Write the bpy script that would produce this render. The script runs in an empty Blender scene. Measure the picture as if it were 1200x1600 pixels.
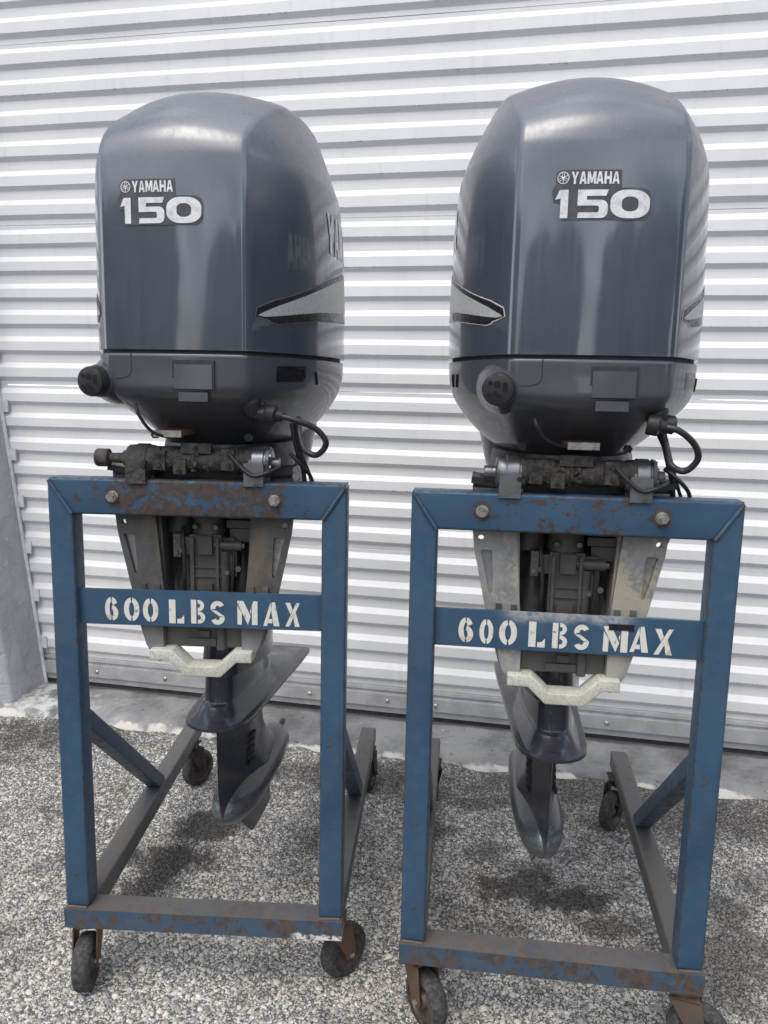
import bpy, bmesh, math, random
import numpy as np
from mathutils import Vector, Matrix
from mathutils.geometry import tessellate_polygon
random.seed(7); rng = np.random.default_rng(11)
R = math.radians
SC = bpy.context.scene
COL = SC.collection

# ------------------------------------------------------------------ camera
CAM_H, PITCH, ROLL = 1.3481, R(8.947), R(1.166)
cp, sp = math.cos(PITCH), math.sin(PITCH)
fwd = Vector((0, cp, -sp)); up0 = Vector((0, sp, cp)); rt0 = Vector((1, 0, 0))
rt = math.cos(ROLL)*rt0 + math.sin(ROLL)*up0
upv = -math.sin(ROLL)*rt0 + math.cos(ROLL)*up0
cd = bpy.data.cameras.new('camera'); cam = bpy.data.objects.new('camera', cd); COL.objects.link(cam)
cam.matrix_world = Matrix(((rt.x, upv.x, -fwd.x, 0), (rt.y, upv.y, -fwd.y, 0), (rt.z, upv.z, -fwd.z, CAM_H), (0, 0, 0, 1)))
cd.sensor_fit = 'VERTICAL'; cd.sensor_height = 36; cd.lens = 1228.15/1600*36
cd.clip_start = .02; cd.clip_end = 600
SC.camera = cam
# ------------------------------------------------------------------ sky and sun
SUN_AZ, SUN_EL = R(-150), R(58)      # direction the light comes from: azimuth clockwise from +Y
W = bpy.data.worlds.new('World'); SC.world = W; W.use_nodes = True
wn = W.node_tree.nodes; wl = W.node_tree.links; wn.clear()
sky = wn.new('ShaderNodeTexSky'); sky.sky_type = 'NISHITA'; sky.sun_disc = False
sky.sun_elevation = SUN_EL; sky.sun_rotation = SUN_AZ
sky.air_density = 1.0; sky.dust_density = 2.0
tc = wn.new('ShaderNodeTexCoord')
cl = wn.new('ShaderNodeTexNoise'); cl.inputs['Scale'].default_value = 2.6; cl.inputs['Detail'].default_value = 7
cl.inputs['Roughness'].default_value = .58
mp = wn.new('ShaderNodeMapping'); mp.inputs['Scale'].default_value = (1, 1, 2.2)
cr = wn.new('ShaderNodeValToRGB'); cr.color_ramp.elements[0].position = .44; cr.color_ramp.elements[1].position = .60
mx = wn.new('ShaderNodeMix'); mx.data_type = 'RGBA'
mx.inputs['B'].default_value = (11.5, 11.8, 12.4, 1)
bg = wn.new('ShaderNodeBackground'); bg.inputs['Strength'].default_value = .145
wo = wn.new('ShaderNodeOutputWorld')
wl.new(tc.outputs['Generated'], mp.inputs['Vector']); wl.new(mp.outputs['Vector'], cl.inputs['Vector'])
wl.new(cl.outputs['Fac'], cr.inputs['Fac']); wl.new(cr.outputs['Color'], mx.inputs['Factor'])
wl.new(sky.outputs['Color'], mx.inputs['A']); wl.new(mx.outputs['Result'], bg.inputs['Color'])
wl.new(bg.outputs['Background'], wo.inputs['Surface'])
sd = bpy.data.lights.new('sun', 'SUN'); sd.energy = 1.25; sd.angle = R(30); sd.color = (1, .955, .89)
so = bpy.data.objects.new('sun', sd); COL.objects.link(so)
sdir = Vector((math.sin(SUN_AZ)*math.cos(SUN_EL), math.cos(SUN_AZ)*math.cos(SUN_EL), math.sin(SUN_EL)))
so.rotation_euler = sdir.to_track_quat('Z', 'Y').to_euler(); so.location = sdir*20
SC.view_settings.view_transform = 'Standard'; SC.view_settings.look = 'None'
SC.view_settings.exposure = 0.40; SC.view_settings.gamma = 1; SC.view_settings.use_curve_mapping = False

# ------------------------------------------------------------------ materials
class NT:
    def __init__(s, name):
        s.m = bpy.data.materials.new(name); s.m.use_nodes = True
        s.n = s.m.node_tree.nodes; s.l = s.m.node_tree.links
        s.b = s.n['Principled BSDF']; s.c = s.n.new('ShaderNodeTexCoord')
        s.geo = s.n.new('ShaderNodeNewGeometry')
    def set(s, **k):
        for a, v in k.items():
            i = s.b.inputs[a.replace('_', ' ')]
            if hasattr(v, 'is_linked') or hasattr(v, 'links'): s.l.new(v, i)
            else: i.default_value = v if not isinstance(v, tuple) or len(v) == 4 else (*v, 1)
        return s
    def vec(s, kind='Object', scale=(1, 1, 1), loc=(0, 0, 0)):
        mp = s.n.new('ShaderNodeMapping'); mp.inputs['Scale'].default_value = scale; mp.inputs['Location'].default_value = loc
        s.l.new(s.geo.outputs['Position'] if kind == 'World' else s.c.outputs[kind], mp.inputs['Vector']); return mp.outputs['Vector']
    def noise(s, scale, detail=4, rough=.55, vec=None, dist=0.0):
        t = s.n.new('ShaderNodeTexNoise'); t.inputs['Scale'].default_value = scale; t.inputs['Detail'].default_value = detail
        t.inputs['Roughness'].default_value = rough; t.inputs['Distortion'].default_value = dist
        s.l.new(vec if vec is not None else s.c.outputs['Object'], t.inputs['Vector']); return t.outputs['Fac']
    def voro(s, scale, vec=None, out='Distance', feature='F1', rnd=1.0):
        t = s.n.new('ShaderNodeTexVoronoi'); t.feature = feature; t.inputs['Scale'].default_value = scale; t.inputs['Randomness'].default_value = rnd
        s.l.new(vec if vec is not None else s.c.outputs['Object'], t.inputs['Vector']); return t.outputs[out]
    def ramp(s, f, a, b, ca=0.0, cb=1.0):
        t = s.n.new('ShaderNodeMapRange'); t.interpolation_type = 'SMOOTHSTEP'
        for i, v in zip(('From Min', 'From Max', 'To Min', 'To Max'), (a, b, ca, cb)): t.inputs[i].default_value = v
        s.l.new(f, t.inputs['Value']); return t.outputs['Result']
    def math(s, op, a, b=None):
        t = s.n.new('ShaderNodeMath'); t.operation = op
        for i, v in enumerate((a, b)):
            if v is None: continue
            if isinstance(v, (int, float)): t.inputs[i].default_value = v
            else: s.l.new(v, t.inputs[i])
        return t.outputs[0]
    def mix(s, f, a, b, mode='MIX'):
        t = s.n.new('ShaderNodeMix'); t.data_type = 'RGBA'; t.blend_type = mode
        for k, v in (('Factor', f), ('A', a), ('B', b)):
            i = t.inputs[k]
            if isinstance(v, (int, float)): i.default_value = v
            elif isinstance(v, tuple): i.default_value = (*v, 1) if len(v) == 3 else v
            else: s.l.new(v, i)
        return t.outputs['Result']
    def bump(s, h, strength=.3, dist=.002):
        t = s.n.new('ShaderNodeBump'); t.inputs['Strength'].default_value = strength; t.inputs['Distance'].default_value = dist
        s.l.new(h, t.inputs['Height']); s.l.new(t.outputs['Normal'], s.b.inputs['Normal']); return s
    def attr(s, name, out='Fac'):
        t = s.n.new('ShaderNodeAttribute'); t.attribute_name = name; return t.outputs[out]
    def sep(s, v):
        t = s.n.new('ShaderNodeSeparateXYZ'); s.l.new(v, t.inputs[0]); return t.outputs
    def bev(s):
        # 1 on the rounded edges of a square tube, 0 on its flats (object-space normal)
        n = s.sep(s.c.outputs['Normal']); m = s.math('MAXIMUM', s.math('MAXIMUM', s.math('ABSOLUTE', n[0]), s.math('ABSOLUTE', n[1])), s.math('ABSOLUTE', n[2]))
        return s.ramp(m, .90, .995, 1, 0)
    def edge(s, rad=.004):
        t = s.n.new('ShaderNodeBevel'); t.samples = 3; t.inputs['Radius'].default_value = rad
        d = s.n.new('ShaderNodeVectorMath'); d.operation = 'DOT_PRODUCT'
        s.l.new(t.outputs['Normal'], d.inputs[0]); s.l.new(s.geo.outputs['Normal'], d.inputs[1])
        return s.math('SUBTRACT', 1.0, d.outputs['Value'])
M = {}
def simple(name, col, rough=.5, metal=0.0, var=.25, scale=30, bump=.15, spec=.5):
    t = NT(name)
    n = t.noise(scale, 5, .6); d = tuple(c*(1-var) for c in col); l = tuple(min(1, c*(1+var)) for c in col)
    t.set(Base_Color=t.mix(t.ramp(n, .3, .7), d, l), Roughness=t.ramp(t.noise(scale*1.7, 4), .3, .7, max(.05, rough-.12), min(1, rough+.12)), Metallic=metal)
    t.b.inputs['Specular IOR Level'].default_value = spec
    if bump: t.bump(t.noise(scale*4, 4), bump, .001)
    M[name] = t.m; return t

def mat_paint(name, base, fade, coat=.7, rough=.38):
    t = NT(name)
    n1 = t.noise(5, 6, .62); n2 = t.noise(90, 4, .7)
    streak = t.noise(14, 6, .7, t.vec('Object', (6, 6, .6)))
    hgt = t.sep(t.c.outputs['Object'])[2]
    top = t.ramp(hgt, 1.48, 1.66)                     # sun-faded chalky clear coat on the crown of the hood
    blot = t.ramp(n1, .35, .7)
    f = t.math('MULTIPLY', t.math('MULTIPLY', top, t.ramp(n2, .25, .75, .7, 1)), t.ramp(n1, .2, .7, .45, 1.0))
    c = t.mix(blot, base, tuple(x*1.18 for x in base)); c = t.mix(f, c, fade)
    spk = t.ramp(t.voro(55), .0, .045, 1, 0); rs = t.ramp(t.noise(9, 2), .52, .6)
    c = t.mix(t.math('MULTIPLY', spk, t.math('MULTIPLY', rs, .5)), c, (.30, .31, .33))
    ew = t.ramp(t.math('ADD', t.edge(.012), t.math('MULTIPLY', t.math('SUBTRACT', t.noise(60, 6, .8), .5), .55)), .13, .2)
    c = t.mix(t.math('MULTIPLY', ew, t.ramp(t.noise(7, 3), .5, .62, 0, .6)), c, (.25, .255, .265))
    scr = t.ramp(t.noise(26, 5, .75, t.vec('Object', (1, 1, 9), (.3, .2, .1))), .66, .70); c = t.mix(t.math('MULTIPLY', scr, .16), c, (.26, .27, .29))
    rr = t.math('ADD', t.ramp(streak, .3, .75, rough-.06, rough+.10), t.math('MULTIPLY', f, .22))
    t.set(Base_Color=c, Roughness=rr, Metallic=.25)
    t.b.inputs['Coat Weight'].default_value = coat; t.b.inputs['Coat IOR'].default_value = 1.75
    t.l.new(t.math('ADD', t.ramp(streak, .3, .8, .05, .13), t.math('MULTIPLY', f, .40)), t.b.inputs['Coat Roughness'])
    M[name] = t.m
mat_paint('hood_paint', (.056, .064, .082), (.105, .107, .120), .9)
mat_paint('pan_paint', (.070, .072, .082), (.10, .10, .11), .35, .42)

def mat_casing(name, base):
    t = NT(name)
    n = t.noise(7, 6, .65); sc = t.noise(30, 5, .7, t.vec('Object', (1, 1, 12), (0, 0, 0)))
    low = t.math('MULTIPLY', t.ramp(t.sep(t.c.outputs['Object'])[2], .235, .13), t.ramp(t.sep(t.c.outputs['Object'])[1], .26, .10))      # leading nose rubbed pale by sand and water
    scr = t.ramp(t.noise(60, 3, .6, t.vec('Object', (1, 5, 1))), .62, .7)
    c = t.mix(t.ramp(n, .3, .7), base, tuple(x*1.35 for x in base))
    c = t.mix(t.math('MULTIPLY', scr, .22), c, (.2, .22, .22))
    c = t.mix(t.math('MULTIPLY', low, t.ramp(sc, .30, .60, .25, .85)), c, (.17, .195, .19))
    t.set(Base_Color=c, Roughness=t.ramp(sc, .3, .7, .26, .42), Metallic=.15)
    t.b.inputs['Coat Weight'].default_value = .5; t.b.inputs['Coat IOR'].default_value = 1.5; t.b.inputs['Coat Roughness'].default_value = .12
    t.bump(t.noise(120, 3), .06, .001); M[name] = t.m
mat_casing('casing_paint', (.023, .025, .033))

def mat_blue(name, rust, edge_amt=.9, grime=0.0, side=.5, shine=0.0, scuff=False, dusty=False):
    t = NT(name)
    v = t.c.outputs['Object']
    sm = t.noise(3.5, 5, .6); big = t.noise(30, 9, .74, v, .5); sml = t.noise(60, 5, .7)
    blue = t.mix(t.ramp(sm, .3, .7), (.026, .066, .119), (.044, .097, .158))
    blue = t.mix(t.ramp(t.noise(40, 4), .45, .75, 0, .35), blue, (.085, .12, .16))
    rustc = t.mix(t.ramp(sml, .3, .7), (.036, .030, .027), (.095, .062, .046))
    chip = t.ramp(big, rust, rust+.025)
    tiny = t.ramp(t.noise(75, 6, .78), .645, .66)
    e = t.ramp(t.math('ADD', t.math('MULTIPLY', t.bev(), .62), t.math('MULTIPLY', t.math('SUBTRACT', t.noise(48, 6, .75), .5), 2.2)), .60, .70)
    f = t.math('MAXIMUM', chip, t.math('MAXIMUM', t.math('MULTIPLY', tiny, .8), t.math('MULTIPLY', e, edge_amt)))
    scr = t.math('MAXIMUM', t.ramp(t.noise(20, 6, .8, t.vec('Object', (9, 9, 1))), .655, .675), t.ramp(t.noise(22, 6, .8, t.vec('Object', (1, 1, 9), (3, 1, 2))), .665, .685))
    blue = t.mix(t.math('MULTIPLY', scr, .45), blue, (.045, .050, .056))
    blue = t.mix(t.ramp(t.noise(5, 7, .75), .48, .72, 0, .45), blue, (.050, .075, .100))
    c = t.mix(f, blue, rustc)
    if grime:
        upf = t.ramp(t.sep(t.geo.outputs['Normal'])[2], .80, .97)      # dust and oil settled on the upper faces
        c = t.mix(t.math('MULTIPLY', t.ramp(t.noise(7, 6, .7), .30, .60, grime*.6, grime), t.math('ADD', t.math('MULTIPLY', upf, 1-side), side)), c, t.mix(sml, (.070, .060, .052), (.135, .118, .105)))
    if shine:      # light-blue highlight painted into the colour of the upward-facing edges
        e2 = t.math('MULTIPLY', t.ramp(t.math('ADD', t.bev(), t.math('MULTIPLY', t.math('SUBTRACT', t.noise(50, 4), .5), 1.6)), .45, .70), shine)
        upn = t.ramp(t.sep(t.geo.outputs['Normal'])[2], .25, .5); c = t.mix(t.math('MULTIPLY', e2, upn), c, (.36, .48, .66))
    if dusty:      # pale overspray along the upper edge of the plate
        X, Y, Z = t.sep(t.c.outputs['Object'])
        k = t.math('MULTIPLY', t.ramp(t.math('ABSOLUTE', t.math('ADD', X, .0)), .09, .14, 1, 0), t.ramp(t.math('ADD', Z, t.math('MULTIPLY', t.noise(14, 5), .05)), .925, .948))
        c = t.mix(t.math('MULTIPLY', k, t.ramp(t.noise(60, 5, .7), .3, .6, .2, .8)), c, (.42, .42, .41))
    if scuff:      # smear of white paint at the right end
        X, Y, Z = t.sep(t.c.outputs['Object'])
        k = t.math('MULTIPLY', t.ramp(X, .19, .215), t.ramp(t.math('ADD', Z, t.math('MULTIPLY', t.noise(30, 5), .03)), .192, .186))
        c = t.mix(t.math('MULTIPLY', k, t.ramp(t.noise(38, 6, .7), .44, .52)), c, (.66, .64, .60))
    t.set(Base_Color=c, Roughness=t.math('ADD', t.ramp(sml, .3, .7, .36, .5), t.math('MULTIPLY', f, .25)))
    t.b.inputs['Specular IOR Level'].default_value = .45
    t.bump(t.math('SUBTRACT', t.math('MULTIPLY', t.noise(45, 4), .5), t.math('MULTIPLY', f, .6)), .25, .0012)
    M[name] = t.m
mat_blue('blue_steel', .625)
mat_blue('blue_steel_plate', .70)
mat_blue('blue_steel_plate_dusty', .70, dusty=True)
mat_blue('blue_steel_brace', .66, .6, .35)
mat_blue('blue_steel_foot', .57, .7, 1.0, .85)
mat_blue('blue_steel_base', .50, .3, 1.0, .25, .9)
mat_blue('blue_steel_base_scuffed', .52, .3, 1.0, .25, .9, True)

def mat_beam(name, seed, extent, thr):
    # top beam: paint worn to bare brown steel where engines have been bolted on
    t = NT(name)
    X, Y, Z = t.sep(t.c.outputs['Object'])
    mid = t.ramp(t.math('ABSOLUTE', X), extent, extent+.12, 1, 0)
    big = t.noise(30, 10, .76, t.vec('Object', (1, 1, 1.3), (seed, seed, 0)), .2); sml = t.noise(70, 5, .7)
    sm = t.noise(3.5, 5, .6)
    blue = t.mix(t.ramp(sm, .3, .7), (.026, .066, .119), (.044, .097, .158))
    rustc = t.mix(t.ramp(sml, .3, .7), (.034, .028, .026), (.082, .058, .046))
    k = t.math('ADD', big, t.math('MULTIPLY', mid, .13))
    bolts = None
    for bx in (-.170, .159):
        dx = t.math('SUBTRACT', X, bx); dz = t.math('SUBTRACT', Z, 1.1215)
        d = t.math('SQRT', t.math('ADD', t.math('MULTIPLY', dx, dx), t.math('MULTIPLY', dz, dz)))
        b = t.ramp(t.math('ADD', d, t.math('MULTIPLY', t.math('SUBTRACT', sml, .5), .02)), .017, .022, 1, 0)
        bolts = b if bolts is None else t.math('MAXIMUM', bolts, b)
    chip = t.math('MAXIMUM', t.ramp(k, thr, thr+.02), bolts)
    e = t.ramp(t.math('ADD', t.math('MULTIPLY', t.bev(), .62), t.math('MULTIPLY', t.math('SUBTRACT', t.noise(48, 6, .75), .5), 2.2)), .60, .70)
    f = t.math('MAXIMUM', chip, e)
    c = t.mix(f, blue, rustc)
    t.set(Base_Color=c, Roughness=t.math('ADD', t.ramp(sml, .3, .7, .36, .5), t.math('MULTIPLY', f, .25)))
    t.bump(t.math('SUBTRACT', t.math('MULTIPLY', t.noise(45, 4), .5), t.math('MULTIPLY', f, .6)), .25, .0012)
    M[name] = t.m
mat_beam('beam_paint_worn', 3.1, .13, .585); mat_beam('beam_paint', 8.6, .12, .665)

def mat_door():
    t = NT('door_white')
    w = t.attr('wear')
    n = t.noise(2.2, 4, .6); long = t.noise(8, 6, .75, t.vec('Object', (.5, 1, 30)))
    c = t.mix(t.ramp(n, .3, .7), (.69, .695, .695), (.76, .76, .75))
    c = t.mix(t.ramp(t.noise(18, 6, .7, t.vec('Object', (1, 1, .25))), .5, .8, 0, .22), c, (.55, .55, .53))
    speck = t.ramp(t.noise(150, 5, .8, t.vec('Object', (.5, 1, 1))), .54, .60)
    patch = t.ramp(t.noise(3.1, 3, .6, t.vec('Object', (1, 1, 4))), .54, .62)
    f = t.math('MULTIPLY', t.math('MULTIPLY', t.ramp(w, .75, .97), speck), patch)
    c = t.mix(f, c, (.20, .195, .18))
    sp2 = t.ramp(t.voro(17), .0, .03, 1, 0)
    c = t.mix(t.math('MULTIPLY', sp2, t.math('MULTIPLY', t.ramp(t.noise(5, 2), .5, .6), .5)), c, (.35, .34, .31))
    drip = t.ramp(t.noise(9, 7, .72, t.vec('Object', (2.2, 1, .16))), .54, .74, 0, .30); c = t.mix(drip, c, (.50, .49, .46))
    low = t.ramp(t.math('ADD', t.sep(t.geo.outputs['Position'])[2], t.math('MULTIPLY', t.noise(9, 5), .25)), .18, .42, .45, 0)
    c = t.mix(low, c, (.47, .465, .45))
    t.set(Base_Color=c, Roughness=t.ramp(long, .3, .7, .33, .5)); t.b.inputs['Specular IOR Level'].default_value = .25
    t.bump(t.noise(6, 3, .5), .12, .006); M['door_white'] = t.m
mat_door()
simple('door_rail', (.40, .40, .40), .45, .2, .15, 12)
simple('rivet_steel', (.42, .41, .39), .4, .8)
simple('gasket', (.03, .03, .032), .8)
def mat_stucco():
    t = NT('stucco_grey')
    n = t.noise(3, 5, .6); trow = t.noise(12, 7, .68, t.vec('Object', (1, 1.6, 1)), .6); fine = t.noise(120, 5, .7)
    c = t.mix(t.ramp(n, .3, .7), (.37, .375, .385), (.45, .455, .465))
    wh = t.ramp(t.noise(26, 6, .7), .6, .68)
    c = t.mix(t.math('MULTIPLY', wh, .6), c, (.62, .62, .61)); c = t.mix(t.ramp(fine, .62, .75, 0, .5), c, (.33, .33, .33))
    t.set(Base_Color=c, Roughness=.85)
    h = t.math('ADD', t.ramp(trow, .42, .58), t.math('MULTIPLY', fine, .35)); t.bump(h, .6, .005); M['stucco_grey'] = t.m
mat_stucco()
simple('bead_white', (.66, .66, .65), .5, 0, .15, 25)
def mat_sill():
    t = NT('sill_concrete')
    n = t.noise(4, 7, .66); f = t.noise(60, 6, .75); X, Y, Z = t.sep(t.c.outputs['Object'])
    c = t.mix(t.ramp(n, .32, .66), (.105, .107, .110), (.27, .27, .265))
    c = t.mix(t.ramp(f, .54, .74, 0, .5), c, (.34, .33, .32))
    c = t.mix(t.ramp(t.noise(38, 5, .7), .62, .66), c, (.08, .08, .08))
    e = t.math('ADD', Y, t.math('MULTIPLY', t.noise(7, 5, .65), .11))
    c = t.mix(t.math('MULTIPLY', t.ramp(e, -.222, -.236), t.ramp(t.noise(10, 5), .34, .5)), c, (.58, .55, .50))   # pale paint left on the broken edge
    lf = t.math('ADD', X, t.math('MULTIPLY', t.noise(6, 5), .9))
    c = t.mix(t.math('MULTIPLY', t.ramp(lf, -.5, -.9), t.ramp(t.noise(13, 6, .7), .42, .62)), c, (.52, .51, .49))
    dr = t.ramp(t.voro(16, t.vec('Object', (1, 1.6, 0))), .055, .085, 1, 0)
    c = t.mix(t.math('MULTIPLY', dr, t.ramp(t.noise(4, 2), .5, .56)), c, (.62, .60, .56))
    c = t.mix(t.ramp(t.math('ADD', Y, t.math('MULTIPLY', t.noise(14, 4), .05)), -.02, .0, 0, .85), c, (.06, .06, .06))
    t.set(Base_Color=c, Roughness=.88); t.bump(t.math('ADD', f, t.noise(14, 5)), .5, .006); M['sill_concrete'] = t.m
mat_sill()

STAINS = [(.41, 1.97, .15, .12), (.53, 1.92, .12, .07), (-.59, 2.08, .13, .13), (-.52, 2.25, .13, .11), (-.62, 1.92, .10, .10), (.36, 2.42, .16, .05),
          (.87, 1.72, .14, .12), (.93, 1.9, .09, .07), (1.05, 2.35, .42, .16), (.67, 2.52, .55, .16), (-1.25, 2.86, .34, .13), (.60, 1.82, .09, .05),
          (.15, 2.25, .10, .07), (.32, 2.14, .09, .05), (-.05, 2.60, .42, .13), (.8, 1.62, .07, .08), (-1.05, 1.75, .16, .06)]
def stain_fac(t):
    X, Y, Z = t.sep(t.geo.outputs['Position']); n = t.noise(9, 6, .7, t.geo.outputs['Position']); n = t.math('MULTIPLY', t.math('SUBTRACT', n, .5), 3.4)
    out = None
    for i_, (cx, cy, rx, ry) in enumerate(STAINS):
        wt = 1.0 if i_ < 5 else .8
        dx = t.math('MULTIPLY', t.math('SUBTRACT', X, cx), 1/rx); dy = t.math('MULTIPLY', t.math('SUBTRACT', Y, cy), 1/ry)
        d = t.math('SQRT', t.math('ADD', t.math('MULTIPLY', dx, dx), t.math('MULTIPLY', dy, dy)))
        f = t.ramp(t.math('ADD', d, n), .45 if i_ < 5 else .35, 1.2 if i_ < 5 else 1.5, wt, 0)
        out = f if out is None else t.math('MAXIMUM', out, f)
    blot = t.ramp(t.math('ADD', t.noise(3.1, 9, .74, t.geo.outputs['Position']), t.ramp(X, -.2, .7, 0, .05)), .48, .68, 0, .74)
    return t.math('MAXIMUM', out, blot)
def mat_ground():
    t = NT('asphalt'); p = t.geo.outputs['Position']
    s = stain_fac(t)
    peb = t.ramp(t.voro(210, p), .28, .5, 1, 0)
    rc = t.n.new('ShaderNodeTexVoronoi'); rc.inputs['Scale'].default_value = 210; t.l.new(p, rc.inputs['Vector'])
    tone = t.ramp(t.sep(rc.outputs['Color'])[0], .1, .9, .06, .52)
    comb = t.n.new('ShaderNodeCombineColor')
    for i in range(3): t.l.new(tone, comb.inputs[i])
    c = t.mix(peb, t.mix(t.noise(40, 4, .6, p), (.080, .077, .073), (.150, .145, .138)), comb.outputs['Color'])
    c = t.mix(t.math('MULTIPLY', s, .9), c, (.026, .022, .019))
    t.set(Base_Color=c, Roughness=.9); t.bump(t.math('ADD', peb, t.math('MULTIPLY', t.noise(200, 3, .6, p), .4)), .8, .004); M['asphalt'] = t.m
    t = NT('pebble'); s = stain_fac(t)
    c = t.attr('tone', 'Color'); c = t.mix(t.ramp(t.noise(600, 3, .6, t.geo.outputs['Position']), .35, .7, 0, .35), c, (.16, .15, .14))
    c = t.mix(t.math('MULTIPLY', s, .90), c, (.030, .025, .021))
    t.set(Base_Color=c, Roughness=t.ramp(s, 0, 1, .8, .55)); M['pebble'] = t.m
mat_ground()
# smaller things
simple('alloy_grey', (.135, .135, .135), .5, .35, .3, 14)
def mat_clamp(name, dirty):
    t = NT(name)
    n = t.noise(11, 6, .68); f = t.noise(110, 4, .7)
    base = t.mix(t.ramp(n, .3, .7), (.085, .084, .080), (.145, .143, .137)) if dirty else t.mix(t.ramp(n, .3, .7), (.22, .225, .23), (.40, .395, .38))
    Z = t.sep(t.c.outputs['Object'])[2]
    yel = t.ramp(t.noise(9, 5, .65, t.vec('Object', (1, 1, .55), (2.2, 0, 0))), .52, .66) if dirty else t.ramp(t.math('ADD', t.noise(10, 6, .65, t.vec('Object', (1.6, 1, .7), (.4, 0, .3))), t.math('MULTIPLY', t.math('SUBTRACT', f, .5), .55)), .42, .58)
    c = t.mix(t.math('MULTIPLY', yel, .5 if dirty else .8), base, (.26, .20, .13) if dirty else (.50, .45, .34))
    c = t.mix(t.ramp(t.math('ADD', f, t.math('MULTIPLY', n, .35)), .80, .90, 0, .6), c, (.12, .13, .14))
    low = t.ramp(t.math('ADD', Z, t.math('MULTIPLY', n, .1)), .66, .73, .75, 0)
    c = t.mix(low, c, (.36, .37, .39))
    t.set(Base_Color=c, Roughness=.55, Metallic=.35); t.bump(t.math('ADD', n, f), .3, .0015); M[name] = t.m
mat_clamp('clamp_dirty', True); mat_clamp('clamp_pale', False)
t = NT('zinc'); n = t.noise(220, 4, .7); y = t.noise(14, 5)
t.set(Base_Color=t.mix(t.ramp(n, .45, .62), t.mix(t.ramp(y, .35, .6), (.50, .475, .37), (.58, .565, .49)), (.38, .39, .37)), Roughness=.8); t.bump(n, .3, .001); M['zinc'] = t.m
simple('swivel_grey', (.085, .080, .072), .5, .25, .35, 9, .2)
simple('black_rubber', (.014, .014, .015), .55, 0, .3, 40)
simple('grommet_rubber', (.016, .016, .017), .6, 0, .3, 60)
simple('hole_black', (.004, .004, .004), .9, 0, .1, 40, 0)
simple('black_plastic', (.018, .018, .020), .38, 0, .3, 20)
simple('cable', (.020, .020, .022), .42, 0, .3, 60)
simple('dark_metal', (.050, .050, .052), .34, .6, .4, 25, .2)
t = NT('greasy_iron'); n = t.noise(80, 7, .75); t.set(Base_Color=t.mix(t.ramp(n, .35, .7), (.026, .023, .020), (.125, .112, .095)), Roughness=t.ramp(n, .4, .7, .35, .85), Metallic=.2); t.bump(n, .9, .005); M['greasy_iron'] = t.m
t = NT('worn_silver'); n = t.noise(30, 6, .7); t.set(Base_Color=t.mix(t.ramp(n, .45, .75), (.24, .24, .245), (.07, .067, .063)), Roughness=.36, Metallic=.8); t.bump(n, .2, .001); M['worn_silver'] = t.m
t = NT('rust'); n = t.noise(60, 6, .7); t.set(Base_Color=t.mix(t.ramp(n, .35, .65), (.055, .032, .020), (.22, .105, .05)), Roughness=.8); t.bump(n, .5, .002); M['rust'] = t.m
t = NT('rusty_fork'); n = t.noise(22, 6, .7); t.set(Base_Color=t.mix(t.ramp(n, .4, .6), (.115, .105, .095), (.17, .095, .055)), Roughness=.6, Metallic=.45); t.bump(n, .3, .002); M['rusty_fork'] = t.m
t = NT('black_fork'); n = t.noise(22, 6, .7); t.set(Base_Color=t.mix(t.ramp(n, .4, .6), (.03, .028, .026), (.07, .052, .042)), Roughness=.6, Metallic=.3); M['black_fork'] = t.m
t = NT('tyre'); n = t.noise(95, 6, .75); t.set(Base_Color=t.mix(t.ramp(n, .40, .75), (.030, .029, .028), (.115, .106, .096)), Roughness=.85); t.bump(n, .25, .001); M['tyre'] = t.m
simple('wheel_hub', (.105, .080, .068), .6, .3, .4, 25)
simple('bright_nut', (.46, .44, .40), .35, .85, .25, 60)
t = NT('stencil_paint'); n = t.noise(70, 6, .75); d = t.noise(22, 4, .6)
c = t.mix(t.ramp(n, .58, .70), (.66, .64, .57), (.10, .13, .16)); c = t.mix(t.ramp(d, .56, .72, 0, .8), c, (.42, .30, .17))
t.set(Base_Color=c, Roughness=.7); M['stencil_paint'] = t.m
t = NT('badge_silver'); n = t.noise(60, 5, .7); t.set(Base_Color=t.mix(t.ramp(n, .4, .68), (.74, .74, .74), (.52, .52, .50)), Roughness=.38, Metallic=.15); M['badge_silver'] = t.m
simple('badge_backing', (.060, .062, .066), .45, 0, .25, 50, 0)
t = NT('decal_silver'); n = t.noise(170, 4, .7); t.set(Base_Color=t.mix(t.ramp(n, .35, .65), (.40, .40, .39), (.52, .52, .50)), Roughness=.42, Metallic=.2); M['decal_silver'] = t.m
simple('decal_black', (.012, .012, .014), .3, 0, .2, 50, 0)
simple('decal_edge_dull', (.13, .13, .135), .4, 0, .1, 50, 0)
simple('decal_edge', (.62, .62, .62), .4, 0, .1, 50, 0)

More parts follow.
